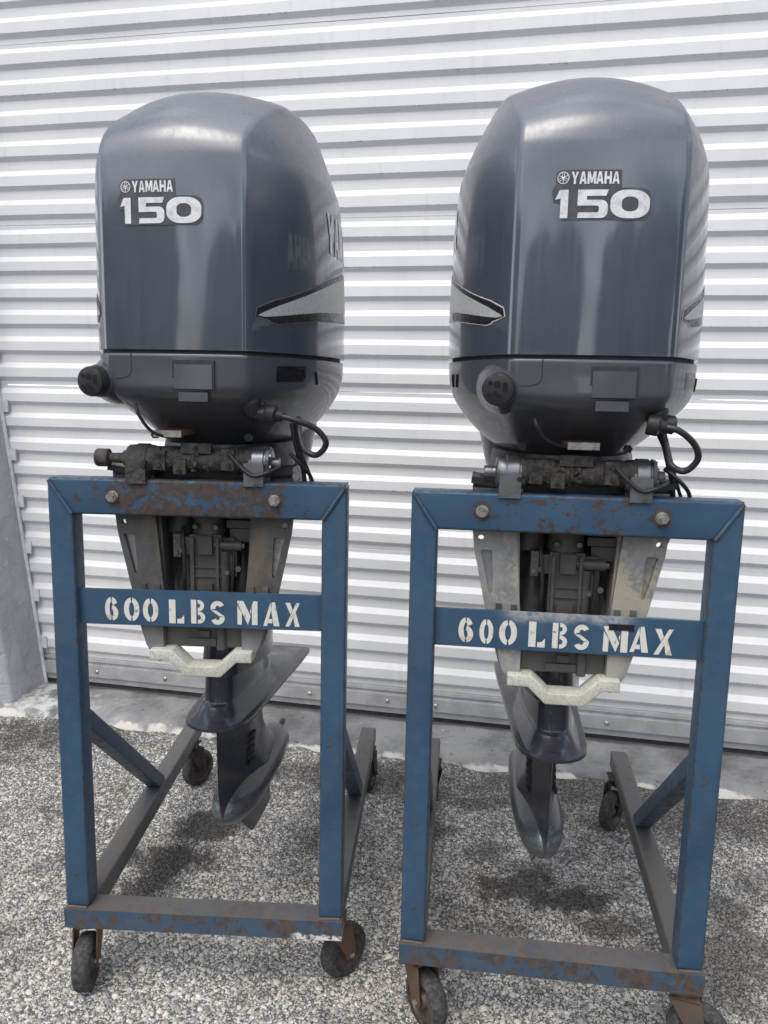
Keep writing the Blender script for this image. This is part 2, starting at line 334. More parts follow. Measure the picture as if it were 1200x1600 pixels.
# ------------------------------------------------------------------ mesh helpers
def obj(name, bm, mat, parent=None, ang=38, off=None, xf=None):
    if xf is not None: bmesh.ops.transform(bm, matrix=xf, verts=bm.verts)
    if off is not None: bmesh.ops.translate(bm, vec=Vector(off)*-1, verts=bm.verts)
    bmesh.ops.recalc_face_normals(bm, faces=bm.faces)
    me = bpy.data.meshes.new(name); bm.to_mesh(me); bm.free()
    if ang:
        me.polygons.foreach_set('use_smooth', [True]*len(me.polygons)); me.set_sharp_from_angle(angle=R(ang))
    me.materials.append(M[mat])
    o = bpy.data.objects.new(name, me); COL.objects.link(o)
    if parent: o.parent = parent
    return o
def tag(o, label=None, cat=None, group=None, kind=None):
    for k, v in (('label', label), ('category', cat), ('group', group), ('kind', kind)):
        if v: o[k] = v
    return o
def empty(name, loc, rz=0):
    o = bpy.data.objects.new(name, None); COL.objects.link(o); o.location = loc; o.rotation_euler = (0, 0, rz); o.empty_display_size = .1; return o
def add(bm, verts, faces):
    v = [bm.verts.new(p) for p in verts]
    for f in faces:
        try: bm.faces.new([v[i] for i in f])
        except ValueError: pass
    return v
def bevel_all(bm, w, seg=2, edges=None, ang=30):
    if edges is None: edges = [e for e in bm.edges if len(e.link_faces) == 2 and e.calc_face_angle(0) > R(ang)]
    bmesh.ops.bevel(bm, geom=edges, offset=w, segments=seg, affect='EDGES', profile=.6, clamp_overlap=True)
def merge(dst, src):
    me = bpy.data.meshes.new('tmp'); src.to_mesh(me); src.free(); dst.from_mesh(me); bpy.data.meshes.remove(me)
def box(bm, x0, x1, y0, y1, z0, z1, bev=0, seg=2, rot=None):
    b = bmesh.new()
    add(b, [(x0, y0, z0), (x1, y0, z0), (x1, y1, z0), (x0, y1, z0), (x0, y0, z1), (x1, y0, z1), (x1, y1, z1), (x0, y1, z1)],
        [(0, 3, 2, 1), (4, 5, 6, 7), (0, 1, 5, 4), (1, 2, 6, 5), (2, 3, 7, 6), (3, 0, 4, 7)])
    if bev: bevel_all(b, bev, seg)
    if rot is not None:
        c = Vector(((x0+x1)/2, (y0+y1)/2, (z0+z1)/2)); bmesh.ops.transform(b, matrix=Matrix.Translation(c) @ rot @ Matrix.Translation(-c), verts=b.verts)
    merge(bm, b); return bm
def prism(bm, pts, y0, y1, bev=0, seg=2):
    # polygon in (x, z) extruded along y
    b = bmesh.new(); n = len(pts)
    add(b, [(x, y0, z) for x, z in pts]+[(x, y1, z) for x, z in pts], [tuple(range(n)), tuple(range(2*n-1, n-1, -1))]+[(i, (i+1) % n, n+(i+1) % n, n+i) for i in range(n)])
    bmesh.ops.recalc_face_normals(b, faces=b.faces)
    if bev: bevel_all(b, bev, seg)
    merge(bm, b); return bm
def frame_of(d):
    d = Vector(d).normalized(); a = Vector((0, 0, 1)) if abs(d.z) < .9 else Vector((1, 0, 0))
    u = d.cross(a).normalized(); return d, u, d.cross(u).normalized()
def cyl(bm, p0, p1, r0, r1=None, n=20, cap=True, bev=0):
    r1 = r0 if r1 is None else r1; p0 = Vector(p0); p1 = Vector(p1); d, u, w = frame_of(p1-p0)
    b = bmesh.new()
    vs = [p0+r0*(math.cos(2*math.pi*i/n)*u+math.sin(2*math.pi*i/n)*w) for i in range(n)]+[p1+r1*(math.cos(2*math.pi*i/n)*u+math.sin(2*math.pi*i/n)*w) for i in range(n)]
    fs = [(i, (i+1) % n, n+(i+1) % n, n+i) for i in range(n)]
    if cap: fs += [tuple(range(n-1, -1, -1)), tuple(range(n, 2*n))]
    add(b, vs, fs)
    if bev: bevel_all(b, bev, 2, ang=50)
    merge(bm, b); return bm
def lathe(bm, p, d, prof, n=28, cap=True):
    # prof: list of (distance along d, radius)
    p = Vector(p); d, u, w = frame_of(d); b = bmesh.new(); vs = []; fs = []
    for (s, r) in prof:
        for i in range(n):
            a = 2*math.pi*i/n; vs.append(p+d*s+r*(math.cos(a)*u+math.sin(a)*w))
    for k in range(len(prof)-1):
        for i in range(n): fs.append((k*n+i, k*n+(i+1) % n, (k+1)*n+(i+1) % n, (k+1)*n+i))
    if cap: fs += [tuple(range(n-1, -1, -1)), tuple(range((len(prof)-1)*n, len(prof)*n))]
    add(b, vs, fs); merge(bm, b); return bm
def spline(pts, per=8):
    P = [Vector(p) for p in pts]; P = [2*P[0]-P[1]]+P+[2*P[-1]-P[-2]]; out = []
    for i in range(1, len(P)-2):
        for k in range(per):
            t = k/per; a, b, c, d = P[i-1:i+3]
            out.append(.5*((2*b)+(c-a)*t+(2*a-5*b+4*c-d)*t*t+(-a+3*b-3*c+d)*t**3))
    out.append(P[-2]); return out
def tube(bm, pts, r, n=10, per=8):
    C = spline(pts, per) if per else [Vector(p) for p in pts]; b = bmesh.new(); vs = []; fs = []; u = None
    for i, p in enumerate(C):
        d = (C[min(i+1, len(C)-1)]-C[max(i-1, 0)]).normalized()
        if u is None: u = frame_of(d)[1]
        u = (u-d*u.dot(d)).normalized(); w = d.cross(u)
        for k in range(n):
            a = 2*math.pi*k/n; vs.append(p+r*(math.cos(a)*u+math.sin(a)*w))
    for i in range(len(C)-1):
        for k in range(n): fs.append((i*n+k, i*n+(k+1) % n, (i+1)*n+(k+1) % n, (i+1)*n+k))
    fs += [tuple(range(n-1, -1, -1)), tuple(range((len(C)-1)*n, len(C)*n))]
    add(b, vs, fs); merge(bm, b); return bm
def loft(bm, rings, cap0=True, cap1=True):
    n = len(rings[0]); b = bmesh.new(); vs = [p for r in rings for p in r]; fs = []
    for k in range(len(rings)-1):
        for i in range(n): fs.append((k*n+i, k*n+(i+1) % n, (k+1)*n+(i+1) % n, (k+1)*n+i))
    if cap0: fs.append(tuple(range(n-1, -1, -1)))
    if cap1: fs.append(tuple(range((len(rings)-1)*n, len(rings)*n)))
    add(b, vs, fs); merge(bm, b); return bm
def pchip(xs, ys):
    xs = np.array(xs, float); ys = np.array(ys, float); h = np.diff(xs); d = np.diff(ys)/h; m = np.zeros(len(xs))
    m[0] = d[0]; m[-1] = d[-1]
    for i in range(1, len(xs)-1):
        m[i] = 0 if d[i-1]*d[i] <= 0 else (h[i-1]+h[i])*3/((2*h[i]+h[i-1])/d[i-1]+(h[i]+2*h[i-1])/d[i])
    def f(x):
        i = int(np.clip(np.searchsorted(xs, x)-1, 0, len(h)-1)); t = (x-xs[i])/h[i]; t = min(max(t, 0), 1)
        return float((2*t**3-3*t*t+1)*ys[i]+(t**3-2*t*t+t)*h[i]*m[i]+(-2*t**3+3*t*t)*ys[i+1]+(t**3-t*t)*h[i]*m[i+1])
    return f

# ------------------------------------------------------------------ glyphs (unit box, lists of (outer, holes...))
def arc(cx, cy, rx, ry, a0, a1, n=14): return [(cx+rx*math.cos(R(a0+(a1-a0)*i/n)), cy+ry*math.sin(R(a0+(a1-a0)*i/n))) for i in range(n+1)]
def band(cx, cy, rx, ry, ix, iy, a0, a1, n=14): return [arc(cx, cy, rx, ry, a0, a1, n)+arc(cx, cy, ix, iy, a1, a0, n)]
def rrect(x0, x1, y0, y1, r, n=6):
    return arc(x1-r, y0+r, r, r, -90, 0, n)+arc(x1-r, y1-r, r, r, 0, 90, n)+arc(x0+r, y1-r, r, r, 90, 180, n)+arc(x0+r, y0+r, r, r, 180, 270, n)
ST = {
 '0': [band(.5, .5, .5, .5, .17, .30, 97, 263), band(.5, .5, .5, .5, .17, .30, -83, 83)],
 '6': [band(.5, .5, .5, .5, .15, .30, 97, 263), band(.5, .33, .5, .33, .13, .15, -82, 84), band(.5, .5, .5, .5, .12, .30, 30, 82)],
 'L': [[[(.04, 0), (.46, 0), (.46, 1), (.04, 1)]], [[(.56, 0), (1, 0), (1, .36), (.78, .20), (.56, .20)]]],
 'B': [[[(.02, 0), (.38, 0), (.38, 1), (.02, 1)]], [arc(.5, .76, .42, .24, -90, 90)+[(.48, 1), (.48, .84)]+arc(.52, .76, .14, .09, 90, -90)+[(.48, .68), (.48, .52)]],
       [arc(.52, .26, .46, .26, -90, 90)+[(.48, .52), (.48, .36)]+arc(.54, .26, .15, .10, 90, -90)+[(.48, .16), (.48, 0)]]],
 'S': [band(.5, .70, .48, .30, .14, .10, 25, 195), [[(.06, .60), (.40, .60), (.97, .36), (.62, .36)]], band(.5, .30, .48, .30, .14, .10, 205, 372)],
 'M': [[[(0, 0), (.22, 0), (.22, .50), (0, .80)]], [[(0, 1), (.30, 1), (.66, .36), (.52, 0), (0, .92)]], [[(.72, 0), (1, 0), (1, 1), (.80, 1), (.72, .82)]], [[(.62, .55), (.68, .44), (.68, .72)]]],
 'A': [[[(0, 0), (.24, 0), (.50, .72), (.44, .98)]], [[(.52, 1), (.72, 1), (1, 0), (.64, 0), (.50, .62)]], [[(.26, .12), (.56, .12), (.54, .30), (.33, .30)]]],
 'X': [[[(.76, 1), (1, 1), (.28, 0), (0, 0)]], [[(0, 1), (.34, 1), (.50, .70), (.36, .52)]], [[(.56, .40), (.72, .60), (1, 0), (.66, 0)]]]}
AL = {
 'Y': [[[(0, 1), (.30, 1), (.5, .62), (.70, 1), (1, 1), (.65, .42), (.65, 0), (.35, 0), (.35, .42)]]],
 'A': [[[(0, 0), (.28, 0), (.34, .2), (.66, .2), (.72, 0), (1, 0), (.67, 1), (.33, 1)], [(.40, .40), (.60, .40), (.5, .78)]]],
 'M': [[[(0, 0), (0, 1), (.30, 1), (.5, .45), (.70, 1), (1, 1), (1, 0), (.76, 0), (.76, .60), (.58, .08), (.42, .08), (.24, .60), (.24, 0)]]],
 'H': [[[(0, 0), (0, 1), (.3, 1), (.3, .62), (.7, .62), (.7, 1), (1, 1), (1, 0), (.7, 0), (.7, .38), (.3, .38), (.3, 0)]]]}
N150 = {
 '1': [[[(0, .66), (.20, 1), (.62, 1), (.62, 0), (.26, 0), (.26, .70)]]],
 '5': [[[(0, 1), (1, 1), (.93, .78), (.30, .78), (.30, .64)]+arc(.78, .42, .22, .22, 90, 0, 6)+arc(.78, .22, .22, .22, 0, -90, 6)+[(.0, 0), (.03, .20), (.66, .20)]+arc(.66, .28, .05, .08, -90, 0, 3)+arc(.66, .36, .05, .08, 0, 90, 3)+[(0, .44)]]],
 '0': [[rrect(0, 1, 0, 1, .40, 8), rrect(.29, .71, .24, .76, .19, 8)[::-1]]]}
def flat(bm, polys, fn, cut=None, axis=0, thick=0.0):
    # polys: list of [outer, holes...] in 2-D; fn maps (u, v) -> 3-D; cut = strip width along axis
    b = bmesh.new()
    for pl in polys:
        loops = [[Vector((p[0], p[1], 0)) for p in l] for l in pl]
        flatv = [v for l in loops for v in l]; vs = [b.verts.new(v) for v in flatv]
        for tri in tessellate_polygon(loops):
            try: b.faces.new([vs[i] for i in tri])
            except ValueError: pass
    if cut:
        lo = min(v.co[axis] for v in b.verts); hi = max(v.co[axis] for v in b.verts); k = math.floor(lo/cut)+1
        while k*cut < hi:
            co = Vector((0, 0, 0)); no = Vector((0, 0, 0)); co[axis] = k*cut; no[axis] = 1
            bmesh.ops.bisect_plane(b, geom=b.verts[:]+b.edges[:]+b.faces[:], plane_co=co, plane_no=no); k += 1
    for v in b.verts: v.co = Vector(fn(v.co.x, v.co.y))
    if thick:
        bmesh.ops.recalc_face_normals(b, faces=b.faces)
        bmesh.ops.solidify(b, geom=b.faces[:], thickness=thick)
    merge(bm, b); return bm
def glyph(g, x0, x1, y0, y1): return [[[(x0+(x1-x0)*p[0], y0+(y1-y0)*p[1]) for p in l] for l in poly] for poly in g]

# ================================================================== SETTING
# ground
bm = bmesh.new()
add(bm, [(-120, -160, 0), (120, -160, 0), (120, 60, 0), (-120, 60, 0)], [(0, 1, 2, 3)])
tag(obj('ground', bm, 'asphalt', None, 0), kind='structure')
# loose-looking aggregate: tens of thousands of little stones set in the asphalt
DYAW = R(-11.5); dc, ds = math.cos(DYAW), math.sin(DYAW)
def pebbles(n):
    k3 = np.arange(3)*2*math.pi/3; k6 = np.arange(6)*math.pi/3
    iv = np.concatenate([np.stack([.55*np.cos(k3), .55*np.sin(k3), np.full(3, .85)], 1), np.stack([np.cos(k6), np.sin(k6), np.full(6, -.15)], 1)])
    fc = [(0, 1, 2)]
    for q in range(3): a_, b0, b1, b2 = q, 3+2*q, 3+(2*q+1) % 6, 3+(2*q+2) % 6; fc += [(a_, b0, b1), (a_, b1, (q+1) % 3), ((q+1) % 3, b1, b2)]
    fc = np.array(fc); nv = 9
    pts = []
    while len(pts) < n:
        q = np.stack([rng.uniform(-2.0, 1.9, 4*n), rng.uniform(1.15, 3.3, 4*n)], 1)
        yl = -q[:, 0]*ds+(q[:, 1]-3.03)*dc
        keep = (yl < -.262) & (np.abs(q[:, 0]) < .62*q[:, 1]+.12) & (rng.uniform(0, 1, 4*n) < np.clip((1.6/q[:, 1])**1.4, .40, 1))
        pts = q[keep][:n]
    n = len(pts); r = np.clip(rng.lognormal(math.log(.0022), .46, n), .0011, .0090)
    a = rng.uniform(0, 2*math.pi, n); sx = r*rng.uniform(.8, 1.25, n); sy = r*rng.uniform(.7, 1.1, n); sz = r*rng.uniform(.45, .8, n)
    jit = 1+rng.uniform(-.22, .22, (n, nv, 1)); V = iv[None]*jit*np.stack([sx, sy, sz], 1)[:, None]
    ca, sa = np.cos(a)[:, None], np.sin(a)[:, None]
    X = V[..., 0]*ca-V[..., 1]*sa+pts[:, :1]; Y = V[..., 0]*sa+V[..., 1]*ca+pts[:, 1:]; Z = V[..., 2]+(sz*rng.uniform(-.25, .35, n))[:, None]
    co = np.stack([X, Y, Z], -1).reshape(-1, 3); F = (fc[None]+nv*np.arange(n)[:, None, None]).reshape(-1, 3)
    me = bpy.data.meshes.new('pebbles'); me.vertices.add(len(co)); me.vertices.foreach_set('co', co.ravel())
    me.loops.add(F.size); me.loops.foreach_set('vertex_index', F.ravel().astype(np.int32)); me.polygons.add(len(F))
    me.polygons.foreach_set('loop_start', np.arange(0, F.size, 3, dtype=np.int32))
    g = np.where(rng.uniform(0, 1, n) < .72, rng.uniform(.38, .74, n), rng.uniform(.14, .38, n)); warm = rng.uniform(.05, .22, n)
    colr = np.stack([g, g*(1-.35*warm), g*(1-warm), np.ones(n)], 1)
    at = me.attributes.new('tone', 'FLOAT_COLOR', 'POINT'); at.data.foreach_set('color', np.repeat(colr, nv, 0).ravel().astype(np.float32))
    me.update(calc_edges=True); me.materials.append(M['pebble'])
    me.polygons.foreach_set('use_smooth', [True]*len(F))
    o = bpy.data.objects.new('pebbles', me); COL.objects.link(o)
    return tag(o, 'pale and dark pebbles of the worn asphalt yard', 'pebbles', kind='stuff')
pebbles(195000)

def added_tree_line():  # unseen masses added behind the camera, with gaps, to shape the hood reflections
    b = bmesh.new()
    for az0, az1, hmax in ((-75, -31, 7.5), (-19, -2, 6.5), (9, 30, 7.0), (40, 78, 8.0)):
        for k in range(int((az1-az0)*2.2)):
            a = R(random.uniform(az0, az1)); d = random.uniform(24, 29); z = random.choice((.3, .62, .92, .95))*hmax
            bs = bmesh.new(); bmesh.ops.create_icosphere(bs, subdivisions=2, radius=random.uniform(1.5, 2.1))
            for v in bs.verts: v.co *= random.uniform(.9, 1.1)
            bmesh.ops.translate(bs, vec=(math.sin(a)*d, -math.cos(a)*d, z*.8), verts=bs.verts); merge(b, bs)
    o = obj('added_tree_line', b, 'added_foliage', None, 0)
    tag(o, 'dark trees added out of view, mirrored in the glossy hoods', 'trees', kind='stuff')
simple('added_foliage', (.045, .055, .030), .8, 0, .4, 2)
added_tree_line()

# --- door frame of reference: origin on the door line, X along the door, Y into the building
DR = empty('garage_door', (0, 3.03, 0), DYAW)
tag(DR, 'white corrugated metal garage door behind both engines', 'garage door')
def door_panel(z0, z1, nrib, first=False):
    x0, x1 = -1.95, 3.0; D = .0150
    prof = []; wear = []                              # going down from z1: (z, y, wear)
    p = (z1-z0)/nrib; z = z1-.0015
    prof += [(z, .012, 0), (z, 0, 0), (z-.001, -.001, 0)]
    z = z1-.14*p
    for i in range(nrib):
        # up-facing chamfer, outer flat, down-facing chamfer, inner flat
        a = z; prof += [(a, 0, 0), (a-.02*p, -.0015, 0), (a-.18*p, -D+.0015, 0), (a-.20*p, -D, 0), (a-.48*p, -D, .0), (a-.535*p, -D, 1), (a-.55*p, -D+.0012, 1), (a-.675*p, -.0012, 0), (a-.69*p, 0, 0)]
        z = a-p
    prof += [(z0+.001, -.0, 0), (z0+.001, .012, 0)]
    prof = [q for i, q in enumerate(prof) if q[0] >= z0]
    b = bmesh.new(); lay = b.verts.layers.float.new('wear'); xs = [x0+(x1-x0)*i/40 for i in range(41)]; grid = []; ph = random.uniform(0, 9)
    for (zz, yy, w) in prof:
        row = []
        for x in xs:
            v = b.verts.new((x, yy+.0011*math.sin(1.7*x+zz*9+ph)+.0006*math.sin(5.3*x-zz*17+ph), zz+(.0012*math.sin(2.3*x+zz*11+ph)+.0005*math.sin(7.1*x+zz*31) if z0+.01 < zz < z1-.01 else 0))); v[lay] = w; row.append(v)
        grid.append(row)
    for i in range(len(grid)-1):
        for k in range(len(xs)-1): b.faces.new((grid[i][k], grid[i][k+1], grid[i+1][k+1], grid[i+1][k]))
    return obj('panel', b, 'door_white', DR, 25)
SEAMS = [.162, .722, 1.332, 1.972, 2.652, 3.33]
for i in range(5): door_panel(SEAMS[i], SEAMS[i+1], 5 if i == 0 else 6)
bm = bmesh.new()
prism_pts = [(.004, .162), (-.010, .160), (-.012, .147), (-.002, .142), (-.004, .136), (-.024, .134), (-.026, .084), (-.018, .082), (-.016, .056), (.02, .054), (.02, .162)]
add(bm, [(-1.95, y, z) for y, z in prism_pts]+[(3.0, y, z) for y, z in prism_pts], [(i, (i+1) % 11, 11+(i+1) % 11, 11+i) for i in range(11)])
rail = obj('bottom_rail', bm, 'door_rail', DR, 25)
for x in (-1.25, -.93, -.61, -.29, .035, .23, .56, .885, 1.20, 1.53, 1.86):
    b = bmesh.new(); lathe(b, (x, -.0255, .108), (0, -1, 0), [(0, .0085), (.002, .0085), (.0045, .006), (.0055, .002)], 14); obj('rivet', b, 'rivet_steel', rail)
bm = bmesh.new(); box(bm, -1.95, 3.0, -.010, .015, .034, .0535, .004); obj('rubber_seal', bm, 'gasket', DR)
# wall pilaster at the left of the door: trowelled stucco whose edge leans outwards
WL = empty('stucco_wall', (0, 3.03, 0), DYAW); tag(WL, 'grey trowelled stucco wall pillar at the left edge of the door', 'wall')
def lean(z): return -1.500-.126*z
bm = bmesh.new(); nz = 14; zs = [-.05+3.6*i/nz for i in range(nz+1)]; rings = []
for z in zs:
    e = lean(z)+random.uniform(-.0008, .0008); rings.append([(e, .05, z), (e+.002, -.02, z), (e-.012, -.12, z), (e-.006, -.225, z), (e-.022, -.243, z), (e-.4, -.245, z), (-4.2, -.245, z), (-4.2, .05, z)])
loft(bm, rings); obj('pillar', bm, 'stucco_grey', WL, 50)
bm = bmesh.new(); rings = []
for z in zs:
    e = lean(z); rings.append([(e+.001, -.030, z), (e+.013, -.030, z), (e+.013, -.022, z), (e+.001, -.022, z)])
loft(bm, rings); obj('corner_bead', bm, 'bead_white', WL)
bm = bmesh.new(); box(bm, -4.2, 3.6, .03, .3, 3.28, 4.4); obj('lintel', bm, 'stucco_grey', WL); bm = bmesh.new(); box(bm, 2.6, 4.2, -.24, .2, -.05, 3.278); obj('jamb', bm, 'stucco_grey', WL)
for i, z in enumerate((.22, .43, .64, .84, 1.04, 1.244, 1.469, 1.67)):
    b = bmesh.new(); x = lean(z)+.031; box(b, x-.026, x+.006, -.0235, -.0175, z-.026, z+.026, .002); obj('track_clip', b, 'bead_white', DR)
# concrete sill
bm = bmesh.new(); xs = np.linspace(-1.75, 3.1, 150); rows = []
for x in xs:
    j = .010*math.sin(x*9.1)+.012*math.sin(x*23+1)+random.uniform(-.006, .006); h = .006*math.sin(x*5)+random.uniform(-.002, .002)
    rows.append([(x, .05, .036), (x, -.03, .036), (x, -.16, .033+h*.3), (x, -.235+j*.6, .028+h), (x, -.272+j, .018+h), (x, -.290+j, .004), (x, -.30+j, -.03)])
v = [[bm.verts.new(p) for p in r] for r in rows]
for i in range(len(v)-1):
    for k in range(6): bm.faces.new((v[i][k], v[i+1][k], v[i+1][k+1], v[i][k+1]))
sill = obj('concrete_sill', bm, 'sill_concrete', None, 45); sill.location = (0, 3.03, 0); sill.rotation_euler = (0, 0, DYAW); tag(sill, kind='structure')

# ================================================================== ENGINE STANDS
T = .0512; HW = .305; ZT = 1.157; HB = .074; ZB = .206
LET = {'L': [(-.201, -.173), (-.161, -.128), (-.121, -.088), (-.067, -.034), (-.020, .011), (.021, .052), (.078, .120), (.132, .166), (.178, .208)],
       'R': [(-.207, -.178), (-.166, -.139), (-.128, -.093), (-.072, -.039), (-.026, .004), (.015, .045), (.071, .117), (.121, .156), (.166, .200)]}
def beam_box(bm, p0, p1, w, h, bev=.006, roll_up=(0, 0, 1)):
    # rectangular tube from p0 to p1 (axis of its centre)
    p0 = Vector(p0); p1 = Vector(p1); d = (p1-p0).normalized(); upv = Vector(roll_up); s = d.cross(upv).normalized(); u = s.cross(d)
    b = bmesh.new(); vs = []
    for p in (p0, p1):
        for a, c in ((-1, -1), (1, -1), (1, 1), (-1, 1)): vs.append(p+s*(a*w/2)+u*(c*h/2))
    add(b, vs, [(0, 1, 2, 3), (7, 6, 5, 4), (0, 4, 5, 1), (1, 5, 6, 2), (2, 6, 7, 3), (3, 7, 4, 0)])
    bmesh.ops.recalc_face_normals(b, faces=b.faces); bevel_all(b, bev, 3); merge(bm, b)
def caster(parent, x, y, ztop, ang, dark=False, mat='rusty_fork'):
    # swivel caster: plate, fork with two tapering cheeks, rubber wheel; ang = heading of the trailing wheel
    m = Matrix.Translation((x, y, 0)) @ Matrix.Rotation(ang, 4, 'Z')
    rw = .061; tr = .034; hw = .0190
    b = bmesh.new(); box(b, x-.030, x+.030, y-.030, y+.030, ztop-.006, ztop-.001, .001); bmesh.ops.transform(b, matrix=m.inverted(), verts=b.verts)
    cyl(b, (0, 0, ztop-.020), (0, 0, ztop-.005), .024, .027, 20)
    for s in (-1, 1):
        y0 = s*(hw+.007)
        prism_p = [(-.028, ztop-.018), (.036, ztop-.018), (tr+.015, .066), (tr+.011, .051), (tr-.011, .051), (tr-.016, .066)]
        prism(b, prism_p, y0-.0017, y0+.0017, .0008)
    box(b, -.024, .032, -hw-.0087, hw+.0087, ztop-.022, ztop-.0175, .001)
    c = obj('caster', b, mat, parent, 38, None, m)
    b = bmesh.new(); lathe(b, (tr, -hw, rw), (0, 1, 0), [(0, .043), (.0, rw-.009), (.004, rw-.003), (.010, rw), (2*hw-.010, rw), (2*hw-.004, rw-.003), (2*hw, rw-.009), (2*hw, .043), (hw, .041), (0, .043)], 40, False); obj('wheel', b, 'tyre', c, 38, None, m)
    b = bmesh.new(); q = 2*hw+.001; lathe(b, (tr, -hw-.0005, rw), (0, 1, 0), [(.001, .010), (.001, .016), (.010, .019), (.0115, .024), (.0115, .036), (.002, .0405), (.003, .0425), (q-.003, .0425), (q-.002, .0405), (q-.0115, .036), (q-.0115, .024), (q-.010, .019), (q-.001, .016), (q-.001, .010)], 32); obj('hub', b, 'wheel_hub', c, 38, None, m)
    b = bmesh.new(); cyl(b, (tr, -hw-.013, rw), (tr, hw+.013, rw), .0065, None, 6); obj('axle_bolt', b, 'bright_nut' if not dark else 'dark_metal', c, 38, None, m)
def stand(key, x, y, yaw, label, casters, beam_mat, worn):
    S = empty('engine_stand', (x, y, 0), yaw); tag(S, label, 'engine stand', 'blue steel engine stands')
    b = bmesh.new(); prism(b, [(-HW, ZT), (HW, ZT), (HW-T-.0005, ZT-HB), (-HW+T+.0005, ZT-HB)], 0, T, .006, 3); obj('top_beam', b, beam_mat, S)
    for s in (-1, 1):
        b = bmesh.new(); prism(b, [(s*HW, ZT-.0015), (s*(HW-T), ZT-HB-.0015), (s*(HW-T), ZB), (s*HW, ZB)], .0005, T-.0005, .006, 3); obj('post', b, 'blue_steel', S)
        b = bmesh.new(); beam_box(b, (s*(HW-.027), .0462, ZB-.0255), (s*(HW-.005), .985, ZB-.0255), .050, .050); obj('foot', b, 'blue_steel_foot', S)
        b = bmesh.new(); beam_box(b, (s*(HW-.0265), .040, .635), (s*(HW-.0145), .565, .200), .038, .038, .003); obj('brace', b, 'blue_steel_brace', S)
    b = bmesh.new(); box(b, -HW-.001, HW+.001, -.010, .0458, ZB-.045, ZB-.0005, .006, 3); obj('cross_beam', b, 'blue_steel_base_scuffed' if worn else 'blue_steel_base', S)
    b = bmesh.new(); box(b, -HW+T-.003, HW-T+.003, .018, .025, .848, .924, .0015); pl = obj('rating_plate', b, 'blue_steel_plate' if worn else 'blue_steel_plate_dusty', S)
    for (x0, x1), ch in zip(LET[key], '600LBSMAX'):
        b = bmesh.new(); sk = .0015*random.uniform(-1, 1); flat(b, glyph(ST[ch], x0, x1, .856+sk, .907+sk), lambda u, v: (u, .0172, v)); obj('stencil_letter', b, 'stencil_paint', pl, 0)
    for s in (-1, 1):
        b = bmesh.new(); tube(b, [(s*(HW-.048), -.004, ZB+.001), (s*(HW-.028), -.003, ZB+.001), (s*(HW-.004), -.002, ZB+.001)], .0035, 8, 4); obj('weld_bead', b, 'rusty_fork', S)
    for s in (-1, 1):
        b = bmesh.new(); tube(b, [(s*(HW-.004-(T-.006)*k/6), -.0005+random.uniform(-.0006, .0006), ZT-.005-(HB-.006)*k/6) for k in range(7)], .0042, 8, 3); obj('mitre_weld', b, 'blue_steel_plate', S)
    if not worn:
        b = bmesh.new(); box(b, .080, .127, .0160, .0178, .8985, .9105, .0004); obj('tape_label', b, 'decal_black', pl)
    for (cx, cy, a, dk, mt) in casters: caster(S, cx, cy, ZB-.0455, a, dk, mt)
    return S
LX, LY, LA = -.3784, 1.5629, -.0424
RX, RY, RA = .3546, 1.4503, -.1228
stand('L', LX, LY, LA, 'blue steel rolling stand on the left, beam badly scraped to bare brown steel',
      [(-.276, .048, R(-82), 0, 'rusty_fork'), (.278, .070, R(48), 0, 'rusty_fork'), (-.295, .905, R(60), 1, 'black_fork'), (.298, .915, R(80), 1, 'black_fork')], 'beam_paint_worn', True)
stand('R', RX, RY, RA, 'blue steel rolling stand on the right, nearer the camera, beam with only small chips',
      [(-.268, .048, R(-52), 0, 'rusty_fork'), (.276, .024, R(-12), 0, 'rusty_fork'), (-.295, .905, R(110), 1, 'black_fork'), (.288, .900, R(-122), 1, 'black_fork')], 'beam_paint', False)

# ================================================================== OUTBOARD ENGINES
PIV = .11
ZS = [1.411, 1.50, 1.60, 1.70, 1.755, 1.775, 1.795, 1.818, 1.844, 1.870, 1.893, 1.909, 1.923, 1.933, 1.940, 1.9435]
F_A = pchip(ZS, [.139, .139, .1388, .1386, .138, .1374, .1372, .139, .143, .148, .152, .147, .130, .102, .062, .016])
F_Y = pchip(ZS, [-.180, -.180, -.180, -.1795, -.177, -.172, -.161, -.135, -.092, -.040, .008, .048, .082, .110, .140, .165])
F_W = pchip(ZS, [.012, .012, .012, .0125, .014, .016, .021, .033, .048, .064, .078, .085, .080, .065, .040, .014])
F_B = pchip(ZS, [.2495, .2485, .246, .2425, .2365, .2295, .2220, .213, .202, .190, .1795, .170, .150, .118, .074, .018])
F_E = pchip(ZS, [.440, .438, .434, .425, .415, .408, .400, .395, .388, .380, .372, .362, .345, .320, .280, .21])
def hood_half(z, sh=0.0, fl=None):
    a, yf, w, bb, ye = F_A(z), F_Y(z), F_W(z), F_B(z), F_E(z)
    return half_outline(a, yf, w, bb, ye)
